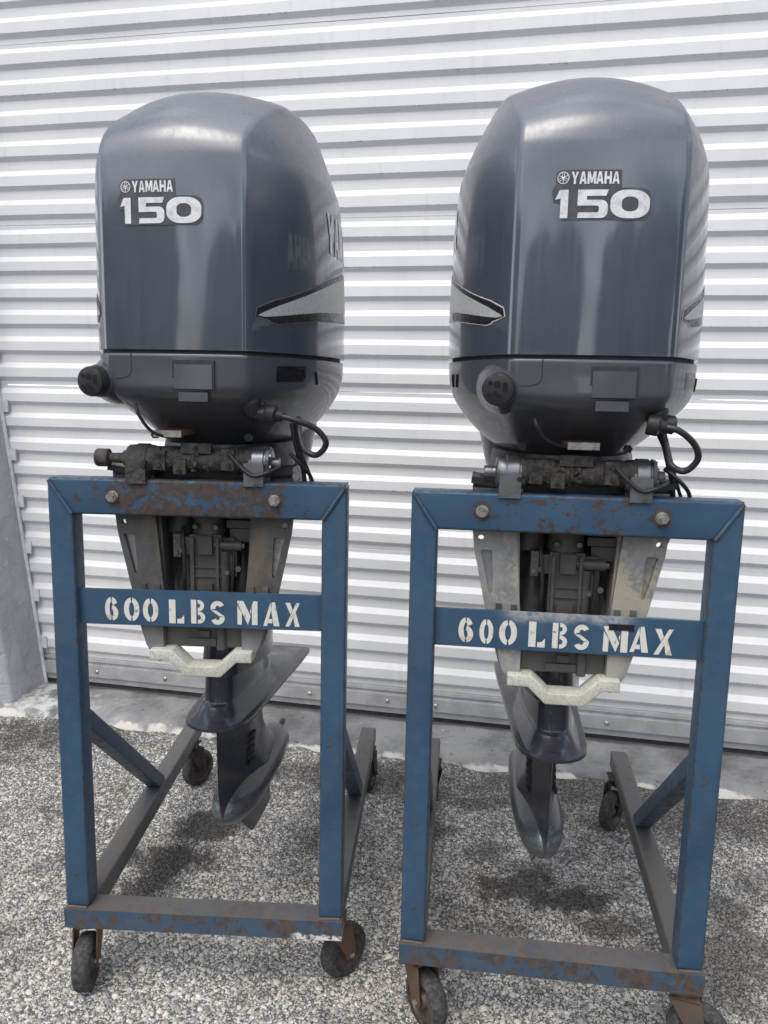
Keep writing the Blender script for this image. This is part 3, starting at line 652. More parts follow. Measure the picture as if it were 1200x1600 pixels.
def half_outline(a, yf, w, bb, ye):
    r = min(.009, a*.3); pts = []
    for i in range(13):
        x = (a-r)*i/12; pts.append((x, yf-w*(1-(x/a)**2)))
    L1 = .52*(ye-yf); P0 = np.array((a, yf)); P1 = np.array((a+.62*(bb-a), yf+.30*L1)); P2 = np.array((bb, yf+.56*L1)); P3 = np.array((bb, yf+L1))
    bez = lambda t: (1-t)**3*P0+3*(1-t)**2*t*P1+3*(1-t)*t*t*P2+t**3*P3
    t0 = min(.10, r*1.1/(.9*L1+1e-6)); q0 = np.array(pts[-1]); q2 = bez(t0)
    for i in range(1, 7):
        t = i/7; pts.append(tuple((1-t)**2*q0+2*(1-t)*t*P0*np.array((1.0, 1.0))+t*t*q2))
    for i in range(18): pts.append(tuple(bez(t0+(1-t0)*i/17)))
    for i in range(1, 21):
        th = math.pi/2*i/20; pts.append((bb*max(0, math.cos(th))**.72, yf+L1+(ye-yf-L1)*math.sin(th)**.80))
    return pts
def full(half, z): return [(x, y, z) for x, y in half]+[(-x, y, z) for x, y in half[-2:0:-1]]
def hood_front(x, z):
    a, yf, w = F_A(z), F_Y(z), F_W(z); return yf-w*(1-(x/a)**2)
def hood_flank(y, z):
    h = np.array(hood_half(z)[16:44]); return float(np.interp(y, h[:, 1], h[:, 0]))
ZP = [1.225, 1.245, 1.265, 1.285, 1.305, 1.325, 1.345, 1.362, 1.38, 1.405]
P_A = pchip(ZP, [.085, .098, .108, .116, .123, .130, .1355, .1368, .137, .1372])
P_Y = pchip(ZP, [.005, -.020, -.048, -.084, -.124, -.160, -.1755, -.1768, -.1775, -.178])
P_W = pchip(ZP, [.030, .032, .032, .030, .026, .020, .015, .013, .012, .012])
P_B = pchip(ZP, [.135, .162, .184, .203, .219, .232, .2405, .2445, .2465, .2475])
P_E = pchip(ZP, [.36, .37, .385, .40, .41, .42, .43, .434, .437, .438])
def pan_half(z): return half_outline(P_A(z), P_Y(z), P_W(z), P_B(z), P_E(z))
def pan_front(x, z): return P_Y(z)-P_W(z)*(1-(x/P_A(z))**2)
def tear(z, hw, y0, y1, nose=.5, n=26, ex=.75):
    h = []
    for i in range(n+1):
        th = math.pi*i/n; s = (1-math.cos(th))/2; k = nose+(1-nose)*min(1, s/.55)**1.0 if s < .55 else 1.0
        h.append((hw*k*math.sin(th)**ex if 0 < i < n else 0, y0+(y1-y0)*s))
    return full(h, z)

def blunt(z, r, hw, y0, y1):
    h = [(r*math.sin(R(8.5*i)), y0+r-r*math.cos(R(8.5*i))) for i in range(9)]; x9, y9 = h[-1]
    ym = y0+.58*(y1-y0)
    for i in range(1, 9):
        t = i/8; h.append((x9+(hw-x9)*math.sin(t*math.pi/2)**1.0, y9+(ym-y9)*t))
    for i in range(1, 10):
        t = i/9*math.pi/2; h.append((hw*max(0, math.cos(t))**.8 if i < 9 else 0, ym+(y1-ym)*math.sin(t)))
    return full(h, z)
def engine(key, x, y, yaw, steer, label, bshift, clamp_mat):
    OFF = (0, PIV, .165)
    c, s = math.cos(yaw), math.sin(yaw)
    E = empty('outboard_engine', (x-PIV*s, y+PIV*c, .165), yaw); tag(E, label, 'outboard engine', 'outboard engines on stands')
    X = Matrix.Translation((0, PIV, 0)) @ Matrix.Rotation(steer, 4, 'Z')
    def st(name, bm, mat, par=E, ang=38): return obj(name, bm, mat, par, ang, OFF, X)      # turns with the steering
    def fx(name, bm, mat, par=E, ang=38): return obj(name, bm, mat, par, ang, OFF)          # bolted to the stand
    # --- hood
    b = bmesh.new(); zs = list(np.linspace(1.411, 1.74, 26))+list(np.linspace(1.748, 1.9435, 60))
    loft(b, [full([(q[0]*.965, q[1]*.975) for q in hood_half(1.411)], 1.4095)]+[full(hood_half(z), z) for z in zs]); hood = st('cowling', b, 'hood_paint', E, 50)
    # seam between hood and pan
    b = bmesh.new(); loft(b, [full([(q[0]*.972, q[1]*.978) for q in pan_half(1.405)], z) for z in (1.395, 1.413)]); st('cowling_seal', b, 'gasket')
    b = bmesh.new(); loft(b, [full(pan_half(z), z) for z in np.linspace(1.225, 1.402, 44)]+[full([(q[0]*.985, q[1]*.988) for q in pan_half(1.405)], 1.4045)]); pan = st('lower_cowling', b, 'pan_paint', E, 50)
    # --- front badge
    fm = lambda u, v: (u+bshift, hood_front(u+bshift, v)-.0012, v)
    fm2 = lambda u, v: (u+bshift, hood_front(u+bshift, v)-.0022, v)
    b = bmesh.new()
    outl = [(-.082, 1.6318), (.046, 1.6315)]+arc(.046, 1.647, .0172, .0156, -85, 0, 6)+arc(.046, 1.667, .0172, .0155, 0, 88, 6)+[(.014, 1.6828), (.0128, 1.687), (.0115, 1.711), (-.084, 1.7115)]+arc(-.0835, 1.6995, .0115, .0118, 92, 215, 7)+[(-.0945, 1.687), (-.0995, 1.678), (-.097, 1.660), (-.084, 1.658)]
    flat(b, [[outl]], fm, .008, 0); badge = st('badge', b, 'badge_backing', hood, 0)
    for ch, w0, w1 in (('1', -.094, -.060), ('5', -.056, -.012), ('0', -.008, .061)):
        if ch == '5': w0, w1 = -.0665+.009, -.008
        if ch == '0': w0, w1 = -.004, .0605
        b = bmesh.new(); flat(b, glyph(N150[ch], w0, w1, 1.6345, 1.6795), fm2, .008, 0); st('badge_digit', b, 'badge_silver', hood, 0)
    for i, ch in enumerate('YAMAHA'):
        b = bmesh.new()
        x0 = -.0695+i*.0131-(.0 if i < 3 else -.001); flat(b, glyph(AL[ch], x0, x0+(.0138 if ch == 'M' else .0118), 1.6885, 1.7080), fm2, .008, 0); st('badge_letter', b, 'badge_silver', hood, 0)
    b = bmesh.new()
    cx, cz = -.0825, 1.6985
    flat(b, [[arc(cx, cz, .0098, .0098, 0, 360, 28)[:-1], arc(cx, cz, .0084, .0084, 360, 0, 28)[:-1]]], fm2)
    for k in range(3):
        a = R(90+120*k); ux, uz = math.cos(a), math.sin(a)
        for o_ in (-.0016, .0016):
            q = [(cx+ux*l-uz*(o_+t), cz+uz*l+ux*(o_+t)) for l, t in ((-.001, -.0005), (.0078, -.0005), (.0078, .0005), (-.001, .0005))]; flat(b, [[q]], fm2)
        q = [(cx+ux*l-uz*t, cz+uz*l+ux*t) for l, t in ((-.0078, -.0006), (.001, -.0006), (.001, .0006), (-.0078, .0006))]; flat(b, [[q]], fm2)
    st('badge_emblem', b, 'badge_silver', hood, 0)
    # --- flank decals
    def swo(side, o): return lambda u, v: (side*(hood_flank(u, v)+o), u, v)
    top = [(-.152, 1.482), (-.12, 1.497), (-.07, 1.516), (0, 1.540), (.08, 1.564), (.20, 1.590), (.34, 1.606)]
    low = [(.34, 1.520), (.20, 1.513), (.08, 1.504), (0, 1.497), (-.07, 1.487), (-.12, 1.479), (-.146, 1.4755), (-.160, 1.477)]
    for side in (-1, 1):
        def grow(p, d): return [(p[i][0]+(-d if p[i][0] < -.1 else 0), p[i][1]+(d if i < len(top) else -d)) for i in range(len(p))]
        body = top+low
        b = bmesh.new(); flat(b, [[grow(body, .0098)[:len(top)]+[(.34, 1.497), (.20, 1.491), (.08, 1.484), (0, 1.479), (-.07, 1.470), (-.118, 1.4635), (-.131, 1.465), (-.137, 1.469), (-.150, 1.4715), (-.166, 1.476)]]], swo(side, .0009), .012, 0)
        st('flank_stripe', b, 'decal_edge' if key == 'R' else 'decal_edge_dull', hood, 0)
        b = bmesh.new(); flat(b, [[grow(body, .0083)[:len(top)]+[(.34, 1.4985), (.20, 1.4925), (.08, 1.4855), (0, 1.4805), (-.07, 1.4715), (-.117, 1.465), (-.129, 1.4665), (-.135, 1.4705), (-.149, 1.4728), (-.164, 1.4765)]]], swo(side, .0014), .012, 0); st('stripe_black', b, 'decal_black', hood, 0)  # black border of the stripe decal, below the silver
        b = bmesh.new(); flat(b, [[body]], swo(side, .0019), .012, 0); st('stripe_silver', b, 'decal_silver', hood, 0)
        W6 = .052
        for i, ch in enumerate('YAMAHA'):
            y0 = .055+i*W6; g = glyph(AL[ch], y0, y0+W6*.86, 1.625, 1.705) if side > 0 else glyph([[[(1-p[0], p[1]) for p in l] for l in po] for po in AL[ch]], .055+(5-i)*W6, .055+(5-i)*W6+W6*.86, 1.625, 1.705)
            b = bmesh.new(); flat(b, g, swo(side, .0015), .012, 0); st('flank_letter', b, 'badge_silver', hood, 0)
    # --- latch in the front of the pan
    lx0, lx1 = .002, .076
    def on(xa, xb, za, zb, o0, o1, nm, mat, par, bev=.003, lean_=0):
        b = bmesh.new(); vs = []
        y0 = pan_front((xa+xb)/2, (za+zb)/2)
        box(b, xa, xb, y0-o1, y0+o0, za, zb, bev)
        return st(nm, b, mat, par)
    on(lx0-.0035, lx1+.0035, 1.3385, 1.3925, .012, .0012, 'latch_recess', 'gasket', pan, .004)
    on(lx0+.0005, lx1-.0005, 1.3395, 1.3845, .010, .0026, 'latch_cover', 'pan_paint', pan, .003)
    b = bmesh.new(); box(b, lx0+.008, lx1-.010, -.1895, -.12, 1.3165, 1.3335, .004); st('latch_lever', b, 'pan_paint', pan)
    def pan_flank(yy, z):
        h_ = np.array(pan_half(z)[16:44]); return float(np.interp(yy, h_[:, 1], h_[:, 0]))
    for sd in (-1, 1):
        for k in range(2 if sd < 0 else 1):
            b = bmesh.new(); yv = .00+.035*k; tube(b, [(sd*(pan_flank(yv+.006*i, 1.378-.012*i)+.0003), yv+.006*i, 1.378-.012*i) for i in range(3)], .0032, 8, 4); st('vent_slot', b, 'hole_black', pan)
    b = bmesh.new(); flat(b, [[[(-.115, 1.356), (-.035, 1.358), (-.035, 1.388), (-.115, 1.386)]]], lambda u_, v_: (pan_flank(u_, v_)+.0008, u_, v_), .01, 0); st('warning_sticker', b, 'decal_black', pan, 0)
    # groove round the rigging corner panel
    b = bmesh.new(); gp = [(-.0835, 1.4035), (-.0835, 1.388), (-.0838, 1.372), (-.090, 1.362), (-.104, 1.358), (-.118, 1.357)]
    tube(b, [(u, pan_front(u, v)+.0002, v) for u, v in gp], .0012, 6, 6); st('panel_groove', b, 'gasket', pan)
    # rigging grommet in its housing
    gd = Vector((-.16, -.98, -.06)).normalized(); gb = Vector((-.146, -.119, 1.3545))
    b = bmesh.new(); lathe(b, gb, gd, [(-.02, .052), (.012, .046), (.030, .038), (.044, .033), (.056, .0315), (.060, .0295), (.060, .010)], 36); h = st('rigging_housing', b, 'pan_paint', pan, 60)
    b = bmesh.new(); lathe(b, gb, gd, [(.040, .0258), (.060, .0262), (.062, .0285), (.078, .0285), (.083, .0270), (.0845, .0245), (.0845, .004)], 32); st('rubber_grommet', b, 'grommet_rubber', pan)
    d, u, wv = frame_of(gd); b = bmesh.new()
    uu = Vector((0, 0, 1)); ww = gd.cross(uu).normalized(); uu = ww.cross(gd).normalized()
    for (p, q, r) in ((-.013, .011, .0042), (-.001, .009, .0062), (.013, .008, .005), (.013, .0, .005), (-.014, -.010, .0042), (-.004, -.006, .0045), (.003, -.014, .0065), (-.008, -.017, .004)):
        cpt = gb+gd*.0842-ww*p*1.0+uu*q; b = bmesh.new(); cyl(b, cpt, cpt+gd*.0008, r, None, 14); st('grommet_hole', b, 'hole_black', pan)
    # plug and cable boot at the right
    b = bmesh.new(); lathe(b, (.128, -.115, 1.335), (.10, -.25, -1), [(-.012, .012), (0, .021), (.022, .022), (.042, .017), (.050, .008)], 20); lathe(b, (.132, -.118, 1.297), (1, -.1, -.15), [(0, .014), (.016, .017), (.030, .017), (.034, .012)], 18); st('cable_boot', b, 'black_plastic', pan)
    # --- upper casing: skirt under the pan, tapering towards the gearcase
    b = bmesh.new(); Zc = [.698, .72, .766, .826, .911, 1.019, 1.118, 1.185, 1.26]
    fh = pchip(Zc, [.073, .072, .070, .074, .092, .115, .140, .157, .175]); f0 = pchip(Zc, [.015, .02, .03, .05, .07, .085, .09, .09, .05]); f1 = pchip(Zc, [.33, .33, .34, .35, .36, .37, .38, .385, .39])
    rings = [blunt(.699, .6*fh(.698)*.9, fh(.698)*.9, f0(.698)+.008, f1(.698)-.01)]+[blunt(z, .62*fh(z), fh(z), f0(z), f1(z)) for z in np.linspace(.698, 1.26, 26)]
    loft(b, rings); st('upper_casing', b, 'casing_paint', E, 60)
    # --- gearcase above the plate
    b = bmesh.new(); rings = []
    for z, r_, hw, y0, y1 in ((.715, .0355, .050, .020, .32), (.69, .0355, .051, .019, .33), (.66, .036, .052, .017, .34), (.638, .0365, .053, .014, .35), (.6335, .0375, .054, .012, .355), (.6315, .0410, .057, .007, .36), (.6285, .0420, .058, .005, .36), (.622, .045, .061, -.001, .37), (.612, .050, .066, -.011, .38), (.604, .056, .070, -.022, .39), (.598, .062, .074, -.033, .40)):
        rings.append(blunt(z, r_, hw, y0, y1))
    loft(b, rings[::-1]); gc = st('gearcase', b, 'casing_paint', E, 60)
    # anti-ventilation plate
    b = bmesh.new(); half = [(0, -.038), (.022, -.034), (.045, -.022), (.062, -.004), (.072, .020), (.078, .06), (.083, .16), (.090, .30), (.098, .44), (.100, .53), (.094, .548), (.06, .552), (0, .552)]
    o2 = [(p_.x, p_.y) for p_ in spline([(q[0], q[1], 0) for q in half[:10]], 4)]+half[10:]
    loft(b, [full([(q[0]*.985, q[1]*.985+.003) for q in o2], .588), full(o2, .590), full(o2, .596), full([(q[0]*.985, q[1]*.985+.003) for q in o2], .5985)]); st('anti_ventilation_plate', b, 'casing_paint', gc, 40)
    # strut, bullet, skeg, shaft
    b = bmesh.new(); rings = []
    for z, hw, y0, y1 in ((.592, .031, .020, .34), (.55, .029, .018, .34), (.50, .029, .020, .345), (.46, .031, .022, .355), (.425, .036, .024, .38), (.40, .042, .028, .42), (.375, .048, .033, .45), (.355, .050, .039, .46), (.335, .046, .046, .46), (.315, .036, .058, .44)):
        rings.append(tear(z, hw, y0, y1, .16))
    loft(b, rings[::-1]); strut = st('strut', b, 'casing_paint', gc, 60)
    b = bmesh.new(); lathe(b, (0, .050, .338), (0, 1, 0), [(0, .003), (.004, .012), (.013, .024), (.03, .0365), (.06, .047), (.11, .0555), (.17, .0595), (.26, .060), (.36, .057), (.43, .052), (.44, .049), (.44, .02)], 36); st('bullet', b, 'casing_paint', gc, 50)
    b = bmesh.new(); n = 9
    for k in range(n):
        pass
    sk = [(.13, .300), (.20, .235), (.275, .172), (.30, .165), (.44, .162), (.455, .172), (.43, .300)]
    bs = bmesh.new(); add(bs, [(-.005 if q[1] > .25 else -.0025, q[0], q[1]) for q in sk]+[(.005 if q[1] > .25 else .0025, q[0], q[1]) for q in sk], [tuple(range(7)), tuple(range(13, 6, -1))]+[(i, (i+1) % 7, 7+(i+1) % 7, 7+i) for i in range(7)])
    merge(b, bs); st('skeg', b, 'casing_paint', gc)
    b = bmesh.new(); lathe(b, (0, .48, .338), (0, 1, 0), [(0, .022), (.02, .019), (.021, .0125), (.085, .0125), (.086, .009), (.125, .009), (.127, .006)], 20); st('propeller_shaft', b, 'dark_metal', gc)
    for sd in (-1, 1):
        for k in range(5):
            b = bmesh.new(); zz = .415+.016*k; xx = .0305+(.004 if k == 0 else 0); box(b, sd*xx-.0035, sd*xx+.0035, .165+.004*k, .195+.004*k, zz, zz+.010, .002); st('water_intake', b, 'gasket', gc)
    # ---------------- fixed bracket work
    for sd in (-1, 1):
        P = [(sd*.188, 1.16), (sd*.187, 1.075), (sd*.183, 1.04), (sd*.155, .91), (sd*.124, .800), (sd*.120, .786), (sd*.083, .788), (sd*.082, .80), (sd*.087, .91), (sd*.102, 1.075), (sd*.102, 1.16)]
        b = bmesh.new(); hole = [(sd*.170+.0058*math.cos(-2*math.pi*i/14), 1.0605+.0058*math.sin(-2*math.pi*i/14)) for i in range(14)]
        slot = [(sd*.168, 1.028), (sd*.171, 1.033), (sd*.168, 1.037), (sd*.151, 1.037), (sd*.147, 1.033), (sd*.143, .955), (sd*.146, .949), (sd*.150, .951)]
        bs = bmesh.new(); loops = [[Vector((p[0], 0, p[1])) for p in L_] for L_ in (P, hole, slot)]; fl = [v for L_ in loops for v in L_]; vs = [bs.verts.new(v) for v in fl]
        for tri in tessellate_polygon([[Vector((v.x, v.z, 0)) for v in L_] for L_ in loops]):
            try: bs.faces.new([vs[i] for i in tri])
            except ValueError: pass
        bmesh.ops.recalc_face_normals(bs, faces=bs.faces)
        r_ = bmesh.ops.extrude_face_region(bs, geom=bs.faces[:]); vv = [g for g in r_['geom'] if isinstance(g, bmesh.types.BMVert)]
        bmesh.ops.translate(bs, vec=(0, .016, 0), verts=vv); bmesh.ops.translate(bs, vec=(0, .054, 0), verts=bs.verts); merge(b, bs)
        # inner web running back from the plate, and the foot of the clamp
        web = [(.0702, 1.20), (.155, 1.20), (.15, 1.05), (.115, .90), (.085, .80), (.0702, .80)]
        bs = bmesh.new(); xa, xb = sd*.083, sd*.092; add(bs, [(xa+sd*.019*(q[1]-.80)/.4*.9, q[0], q[1]) for q in web]+[(xb+sd*.019*(q[1]-.80)/.4*.9, q[0], q[1]) for q in web], [tuple(range(6)), tuple(range(11, 5, -1))]+[(i, (i+1) % 6, 6+(i+1) % 6, 6+i) for i in range(6)]); merge(b, bs)
        prism(b, [(sd*.083, .850), (sd*.134, .850), (sd*.121, .803), (sd*.113, .789), (sd*.083, .789)], .030, .054, .003)
        cb = fx('clamp_bracket', b, clamp_mat)
        b = bmesh.new(); prism(b, [(sd*.170, 1.038), (sd*.145, 1.038), (sd*.141, .946), (sd*.152, .946)], .0665, .0690); fx('slot_web', b, 'clamp_pale', cb)
        for zz, xx in ((.926, .130), (.925, .100)):
            b = bmesh.new(); box(b, sd*xx-.006, sd*xx+.006, .048, .0545, zz-.008, zz+.004, .002); fx('clamp_lug', b, 'alloy_grey', cb)
        # through bolt with nut and washer on the face of the stand beam
        bx = .159 if sd > 0 else -.170
        b = bmesh.new(); cyl(b, (bx, -.002, 1.1215), (bx, -.0002, 1.1215), .0118, None, 24); cyl(b, (bx, -.0105, 1.1215), (bx, -.002, 1.1215), .0108, None, 6, bev=.001); ln = .024 if (key == 'R' and sd > 0) else .015; cyl(b, (bx, -ln, 1.1215), (bx, -.0112, 1.1215), .0062, None, 14, bev=.001); fx('mounting_nut', b, 'bright_nut')
    # sacrificial zinc bar
    path = [(-.108, .786), (-.064, .786), (-.030, .753), (.038, .753), (.072, .786), (.108, .786)]
    b = bmesh.new(); bs = bmesh.new(); vs = []; hh = .0115
    for i, (px, pz) in enumerate(path):
        nx, nz = [(0, 1), (.32, 1.0), (.32, 1.0), (-.32, 1.0), (-.32, 1.0), (0, 1)][i]
        for yy, q in ((.012, -1), (.012, 1), (.060, 1), (.060, -1)): vs.append((px+nx*hh*q, yy, pz+nz*hh*q))
    fs = [(4*i+k, 4*i+(k+1) % 4, 4*i+4+(k+1) % 4, 4*i+4+k) for i in range(5) for k in range(4)]+[(0, 1, 2, 3), (23, 22, 21, 20)]
    add(bs, vs, fs); bmesh.ops.recalc_face_normals(bs, faces=bs.faces); bevel_all(bs, .003, 3, ang=20); merge(b, bs); zb = fx('zinc_anode', b, 'zinc')
    for sx_ in (-.092, .092):
        b = bmesh.new(); cyl(b, (sx_, .035, .768), (sx_, .035, .7745), .007, None, 6); fx('anode_bolt', b, 'dark_metal', zb)
    # swivel bracket in the middle
    b = bmesh.new(); cyl(b, (0, PIV, .80), (0, PIV, 1.19), .031, .033, 28); cyl(b, (0, PIV, 1.035), (0, PIV, 1.065), .0375, .036, 28, bev=.003); cyl(b, (0, PIV, 1.065), (0, PIV, 1.18), .0395, None, 28)
    box(b, -.062, .060, .075, .125, .990, 1.028, .006); box(b, -.034, .034, .066, .12, .86, 1.035, .010); box(b, -.014, .016, .056, .075, .995, 1.034, .004); box(b, -.016, .015, .058, .075, .915, .931, .004); box(b, -.024, .025, .061, .075, .866, .880, .003)
    cyl(b, (.018, .074, 1.012), (.076, .074, 1.012), .0115, None, 16, bev=.002); tube(b, [(.036, .078, 1.0), (.036, .078, .95), (.034, .08, .88)], .014, 12, 4); box(b, .042, .064, .075, .12, .945, 1.01, .006)
    box(b, -.070, -.055, .07, .1, .985, 1.035, .003)
    sw = fx('swivel_bracket', b, 'swivel_grey')
    b = bmesh.new(); cyl(b, (-.070, .135, 1.03), (-.070, .135, 1.17), .033, None, 24, bev=.008); fx('trim_cylinder', b, 'swivel_grey', sw); b = bmesh.new(); lathe(b, (-.060, .14, .82), (0, 0, 1), [(0, .030), (.10, .030), (.14, .018), (.17, .016)], 20); fx('trim_cylinder', b, 'swivel_grey', sw); b = bmesh.new(); lathe(b, (.062, .14, .82), (0, 0, 1), [(0, .030), (.10, .030), (.14, .018), (.17, .016)], 20); fx('trim_cylinder', b, 'swivel_grey', sw)
    b = bmesh.new()
    for k, zz in enumerate((1.055, 1.075, 1.095)): box(b, .040+.002*k, .100, .088+.002*k, .15, zz-.008, zz+.009, .002)
    box(b, .048, .10, .085, .15, 1.018, 1.046, .004); fx('pump_body', b, 'swivel_grey', sw)
    for p0_, p1_, r_b in (((.074, .072, 1.012), (.082, .072, 1.012), .006), ((.068, .07, .962), (.068, .078, .962), .0065), ((-.064, .066, 1.02), (-.064, .072, 1.02), .005), ((-.064, .066, .995), (-.064, .072, .995), .005)):
        b = bmesh.new(); cyl(b, p0_, p1_, r_b, None, 6); fx('bracket_bolt', b, 'alloy_grey', sw)
    b = bmesh.new(); box(b, -.081, .081, .05, .12, .795, .838, .005); box(b, -.032, .026, .042, .052, .800, .815, .002); cyl(b, (.036, .046, .793), (.036, .046, .850), .0095, None, 14, bev=.002); box(b, -.012, .012, .044, .052, .818, .832, .002); fx('lower_yoke', b, 'swivel_grey', sw)
    for pts_, r_h in (([(-.052, .085, 1.05), (-.050, .070, 1.02), (-.046, .066, .96), (-.050, .075, .88), (-.052, .085, .83)], .0042), ([(.050, .090, 1.04), (.058, .074, .99), (.055, .070, .92), (.050, .078, .85)], .0036)):
        b = bmesh.new(); tube(b, pts_, r_h, 8, 6); fx('trim_hose', b, 'cable', sw)
    for rz in (.885, .905, .945, .965):
        b = bmesh.new(); box(b, -.033, .033, .0615, .068, rz, rz+.004, .0015); fx('cast_rib', b, 'swivel_grey', sw)
    for rx_ in (-.0265, .0265):
        b = bmesh.new(); box(b, rx_-.003, rx_+.003, .058, .068, .875, 1.03, .002); fx('cast_rib', b, 'swivel_grey', sw)
    for bx_, bz_ in ((-.022, 1.052), (.022, 1.052), (-.05, 1.0), (.045, .955), (-.045, .825), (.06, .825), (-.06, .815)):
        b = bmesh.new(); cyl(b, (bx_, .054 if bz_ < .9 else .064, bz_), (bx_, .075, bz_), .0055, None, 6); fx('bracket_bolt', b, 'alloy_grey', sw)
    b = bmesh.new(); box(b, -.10, .10, .128, .132, .80, 1.18); fx('back_sheet', b, 'gasket', sw)  # flat black sheet behind the bracket parts
    # clamp tops and tilt tube over the beam
    b = bmesh.new(); box(b, -.190, .186, .056, .19, 1.150, 1.172, .004); box(b, -.193, -.12, .035, .14, 1.166, 1.178, .004, rot=Matrix.Rotation(R(8), 4, 'Y')); box(b, .115, .190, .035, .14, 1.166, 1.178, .004, rot=Matrix.Rotation(R(-8), 4, 'Y')); fx('clamp_top', b, 'black_plastic')
    b = bmesh.new(); lathe(b, (-.13, .03, 1.197), (1, 0, 0), [(0, .024), (.03, .024), (.031, .0265), (.055, .0265), (.056, .0235), (.12, .0235), (.121, .0255), (.126, .0255), (.127, .0235), (.19, .0235), (.191, .0275), (.215, .0275), (.216, .025), (.26, .025)], 28); lathe(b, (-.075, .03, 1.198), (1, 0, 0), [(0, .024), (.004, .026), (.036, .026), (.040, .0235)], 24); lathe(b, (.045, .03, 1.198), (1, 0, 0), [(0, .0235), (.03, .024)], 24); tt = fx('tilt_tube', b, 'greasy_iron')
    # lobes of the clamp brackets gripping the tube
    for sd in (-1, 1):
        b = bmesh.new(); xc = -.118 if sd < 0 else .120
        lathe(b, (xc-.030, .036, 1.194), (1, 0, 0), [(0, .022), (.002, .028), (.005, .0305), (.020, .0315), (.022, .0335), (.044, .0335), (.046, .0315), (.056, .0305), (.060, .024)], 32)
        box(b, xc-.024, xc+.024, .03, .075, 1.150, 1.20, .006, 3)
        fx('tube_clamp', b, ('greasy_iron' if key == 'L' and sd < 0 else 'worn_silver'))
        b = bmesh.new(); box(b, xc-.022, xc+.018, -.007, .030, 1.1495, 1.195, .011, 5); fx('clamp_finger', b, 'greasy_iron' if sd < 0 and key == 'L' else 'worn_silver')
    b = bmesh.new(); r0 = .019 if key == 'L' else .0135
    if key == 'L': lathe(b, (-.212, .03, 1.197), (1, 0, 0), [(0, .012), (0, .0165), (.003, .0185), (.026, .0185), (.028, .015), (.030, .010), (.055, .011), (.058, .016), (.075, .018)], 18)
    else: lathe(b, (-.170, .03, 1.194), (1, 0, 0), [(0, .010), (.001, .0125), (.004, .0118), (.006, .0125), (.009, .0118), (.012, .0125), (.016, .0118), (.019, .0125), (.03, .0125)], 18)
    fx('tube_end', b, 'greasy_iron' if key == 'L' else 'worn_silver', tt)
    b = bmesh.new(); cyl(b, (.140, .03, 1.198), (.146, .03, 1.198), .030, .028, 24); cyl(b, (.145, .03, 1.193), (.164, .03, 1.193), .0125, None, 18, bev=.001)
    for k in range(5):
        a = R(30+60*k); cyl(b, (.144, .03+.022*math.cos(a), 1.198+.022*math.sin(a)), (.150, .03+.022*math.cos(a), 1.198+.022*math.sin(a)), .0042, None, 6)
    fx('tube_end', b, 'worn_silver' if key == 'L' else 'alloy_grey', tt)
    for q in ((-.086, -.062, .0, .010, 1.178, 1.216, .002), (.052, .078, .0, .010, 1.180, 1.222, .002), (-.03, .03, .004, .02, 1.212, 1.232, .004), (-.045, -.02, .0, .012, 1.17, 1.2, .003)):
        b = bmesh.new(); box(b, *q); fx('tube_saddle', b, 'greasy_iron', tt)
    for q in ((-.074, 1.188), (-.074, 1.206), (.066, 1.190), (.066, 1.212), (-.104, 1.186), (.0, 1.222), (-.033, 1.176)):
        b = bmesh.new(); cyl(b, (q[0], -.006 if q[0] > -.1 else -.010, q[1]), (q[0], .004, q[1]), .0048, None, 8); fx('saddle_bolt', b, 'dark_metal', tt)
    # crust of old grease on the tube
    b = bmesh.new()
    for k in range(34):
        xx = random.uniform(-.075, .03); a = random.uniform(-1.9, .9); r = random.uniform(.004, .0085); bs = bmesh.new()
        bmesh.ops.create_icosphere(bs, subdivisions=1, radius=r)
        for v in bs.verts: v.co *= random.uniform(.7, 1.3)
        bmesh.ops.translate(bs, vec=(xx, .03-.022*math.cos(a), 1.198+.022*math.sin(a)), verts=bs.verts); merge(b, bs)
    fx('grease_crust', b, 'greasy_iron', tt)['kind'] = 'stuff'
    # mount cover between tube and pan
    b = bmesh.new(); rings = [tear(1.172, .150, .0, .30, .75), tear(1.20, .152, -.012, .31, .75), tear(1.225, .148, -.005, .31, .75), tear(1.236, .120, .02, .30, .75)]
    rings = [[(q[0], q[1]-.03, q[2]) for q in r_] for r_ in rings]; loft(b, rings); mc = st('mount_cover', b, 'black_plastic', E, 40)
    for bx in (-.10, .10):
        b = bmesh.new(); cyl(b, (bx, -.052, 1.243), (bx, -.04, 1.243), .008, None, 6); st('mount_bolt', b, 'dark_metal', mc)
    # steering arm poking out under the pan
    sx = -.040 if key == 'L' else .004
    b = bmesh.new()
    pp = [(sx-.026, 1), (sx-.018, 0), (sx+.018, 0), (sx+.030, 1)]
    bs = bmesh.new(); add(bs, [(sx-.036, .05, 1.246), (sx-.028, -.125, 1.246), (sx+.028, -.125, 1.246), (sx+.036, .05, 1.246), (sx-.036, .05, 1.258), (sx-.028, -.125, 1.258), (sx+.028, -.125, 1.258), (sx+.036, .05, 1.258)], [(0, 3, 2, 1), (4, 5, 6, 7), (0, 1, 5, 4), (1, 2, 6, 5), (2, 3, 7, 6), (3, 0, 4, 7)]); bmesh.ops.recalc_face_normals(bs, faces=bs.faces); bevel_all(bs, .004, 3); merge(b, bs); sa = st('steering_arm', b, 'rust')
    b = bmesh.new(); box(b, sx-.0285, sx+.0285, -.1285, -.118, 1.2445, 1.2575, .004, 3); st('arm_tip', b, 'bright_nut', sa)
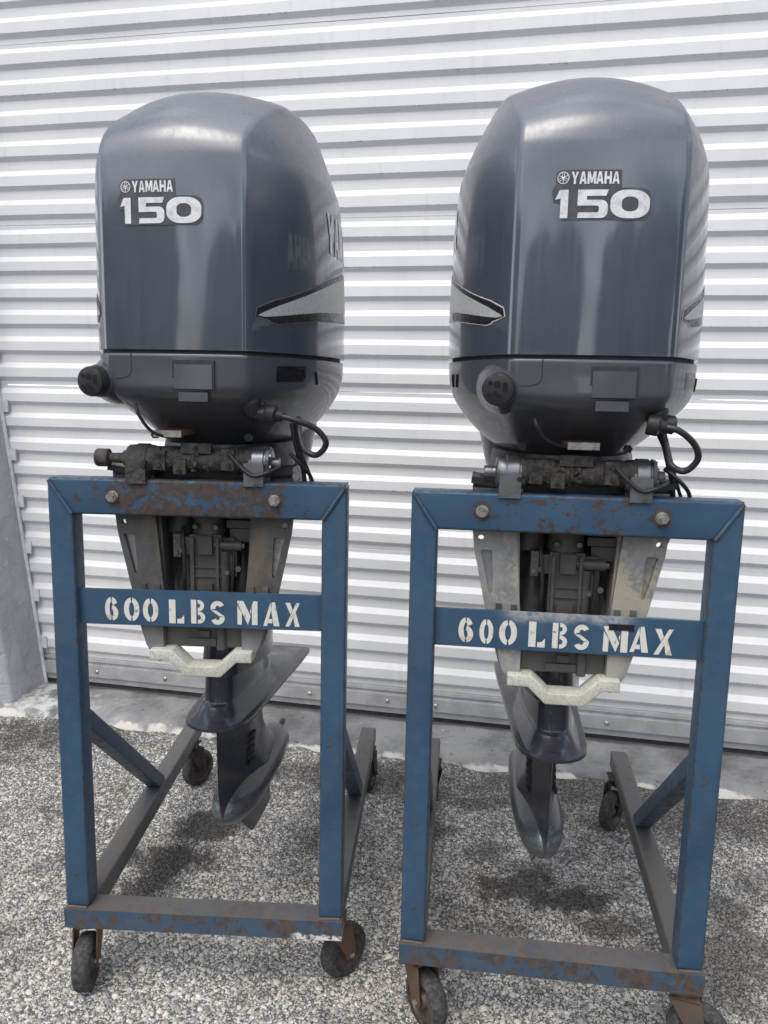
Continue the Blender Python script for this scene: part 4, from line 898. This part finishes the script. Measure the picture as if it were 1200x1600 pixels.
    # cables
    if key == 'R':
        loops = [([(.135, -.04, 1.292), (.165, -.05, 1.285), (.195, -.04, 1.262), (.206, -.03, 1.235), (.188, -.02, 1.212), (.165, -.01, 1.222), (.158, .02, 1.255), (.150, .06, 1.285)], .0060),
                 ([(.152, .02, 1.275), (.168, .03, 1.225), (.185, .05, 1.175), (.195, .07, 1.10), (.19, .09, 1.06)], .0050), ([(.158, .03, 1.28), (.178, .04, 1.22), (.200, .06, 1.165), (.22, .08, 1.13)], .0035),
                 ([(.165, .04, 1.21), (.19, .03, 1.19), (.215, .05, 1.165), (.23, .08, 1.13)], .004)]
    else:
        loops = [([(.170, -.03, 1.292), (.205, -.04, 1.285), (.245, -.03, 1.268), (.264, -.02, 1.240), (.245, -.01, 1.216), (.220, .0, 1.225), (.206, .02, 1.255), (.20, .05, 1.285)], .0060),
                 ([(.190, .02, 1.275), (.198, .03, 1.225), (.210, .05, 1.175), (.212, .07, 1.10)], .0048), ([(.196, .03, 1.28), (.205, .04, 1.22), (.224, .05, 1.165), (.235, .07, 1.11)], .0038),
                 ([(.185, .03, 1.215), (.205, .03, 1.195), (.225, .05, 1.165), (.232, .08, 1.12)], .004)]
    loops.append(([(.070, -.004, 1.213), (.092, -.010, 1.190), (.118, -.014, 1.172), (.145, -.010, 1.178), (.168, .01, 1.188)], .0042))
    loops.append(([(-.10, -.05, 1.31), (-.092, -.05, 1.285), (-.075, -.03, 1.255), (-.05, 0, 1.242)] if key == 'L' else [(-.085, -.06, 1.30), (-.078, -.06, 1.285), (-.06, -.04, 1.262), (-.03, -.01, 1.25), (.0, .0, 1.246)], .0032))
    for pts, r in loops:
        b = bmesh.new(); tube(b, pts, r, 10, 8); fx('cable', b, 'cable')
    b = bmesh.new(); p = loops[0][0][0]; lathe(b, (p[0]-.022, p[1]+.005, p[2]+.003), (1, -.2, -.15), [(0, .017), (.004, .019), (.020, .019), (.024, .012), (.034, .009)], 18); fx('cable_plug', b, 'black_rubber')
    return E
engine('L', LX, LY, LA, R(-4.93), 'dark grey outboard engine on the left, hung on the badly scraped stand', 0.0, 'clamp_dirty')
engine('R', RX, RY, RA, R(2.05), 'dark grey outboard engine on the right, with pale corroded clamp brackets', .017, 'clamp_pale')
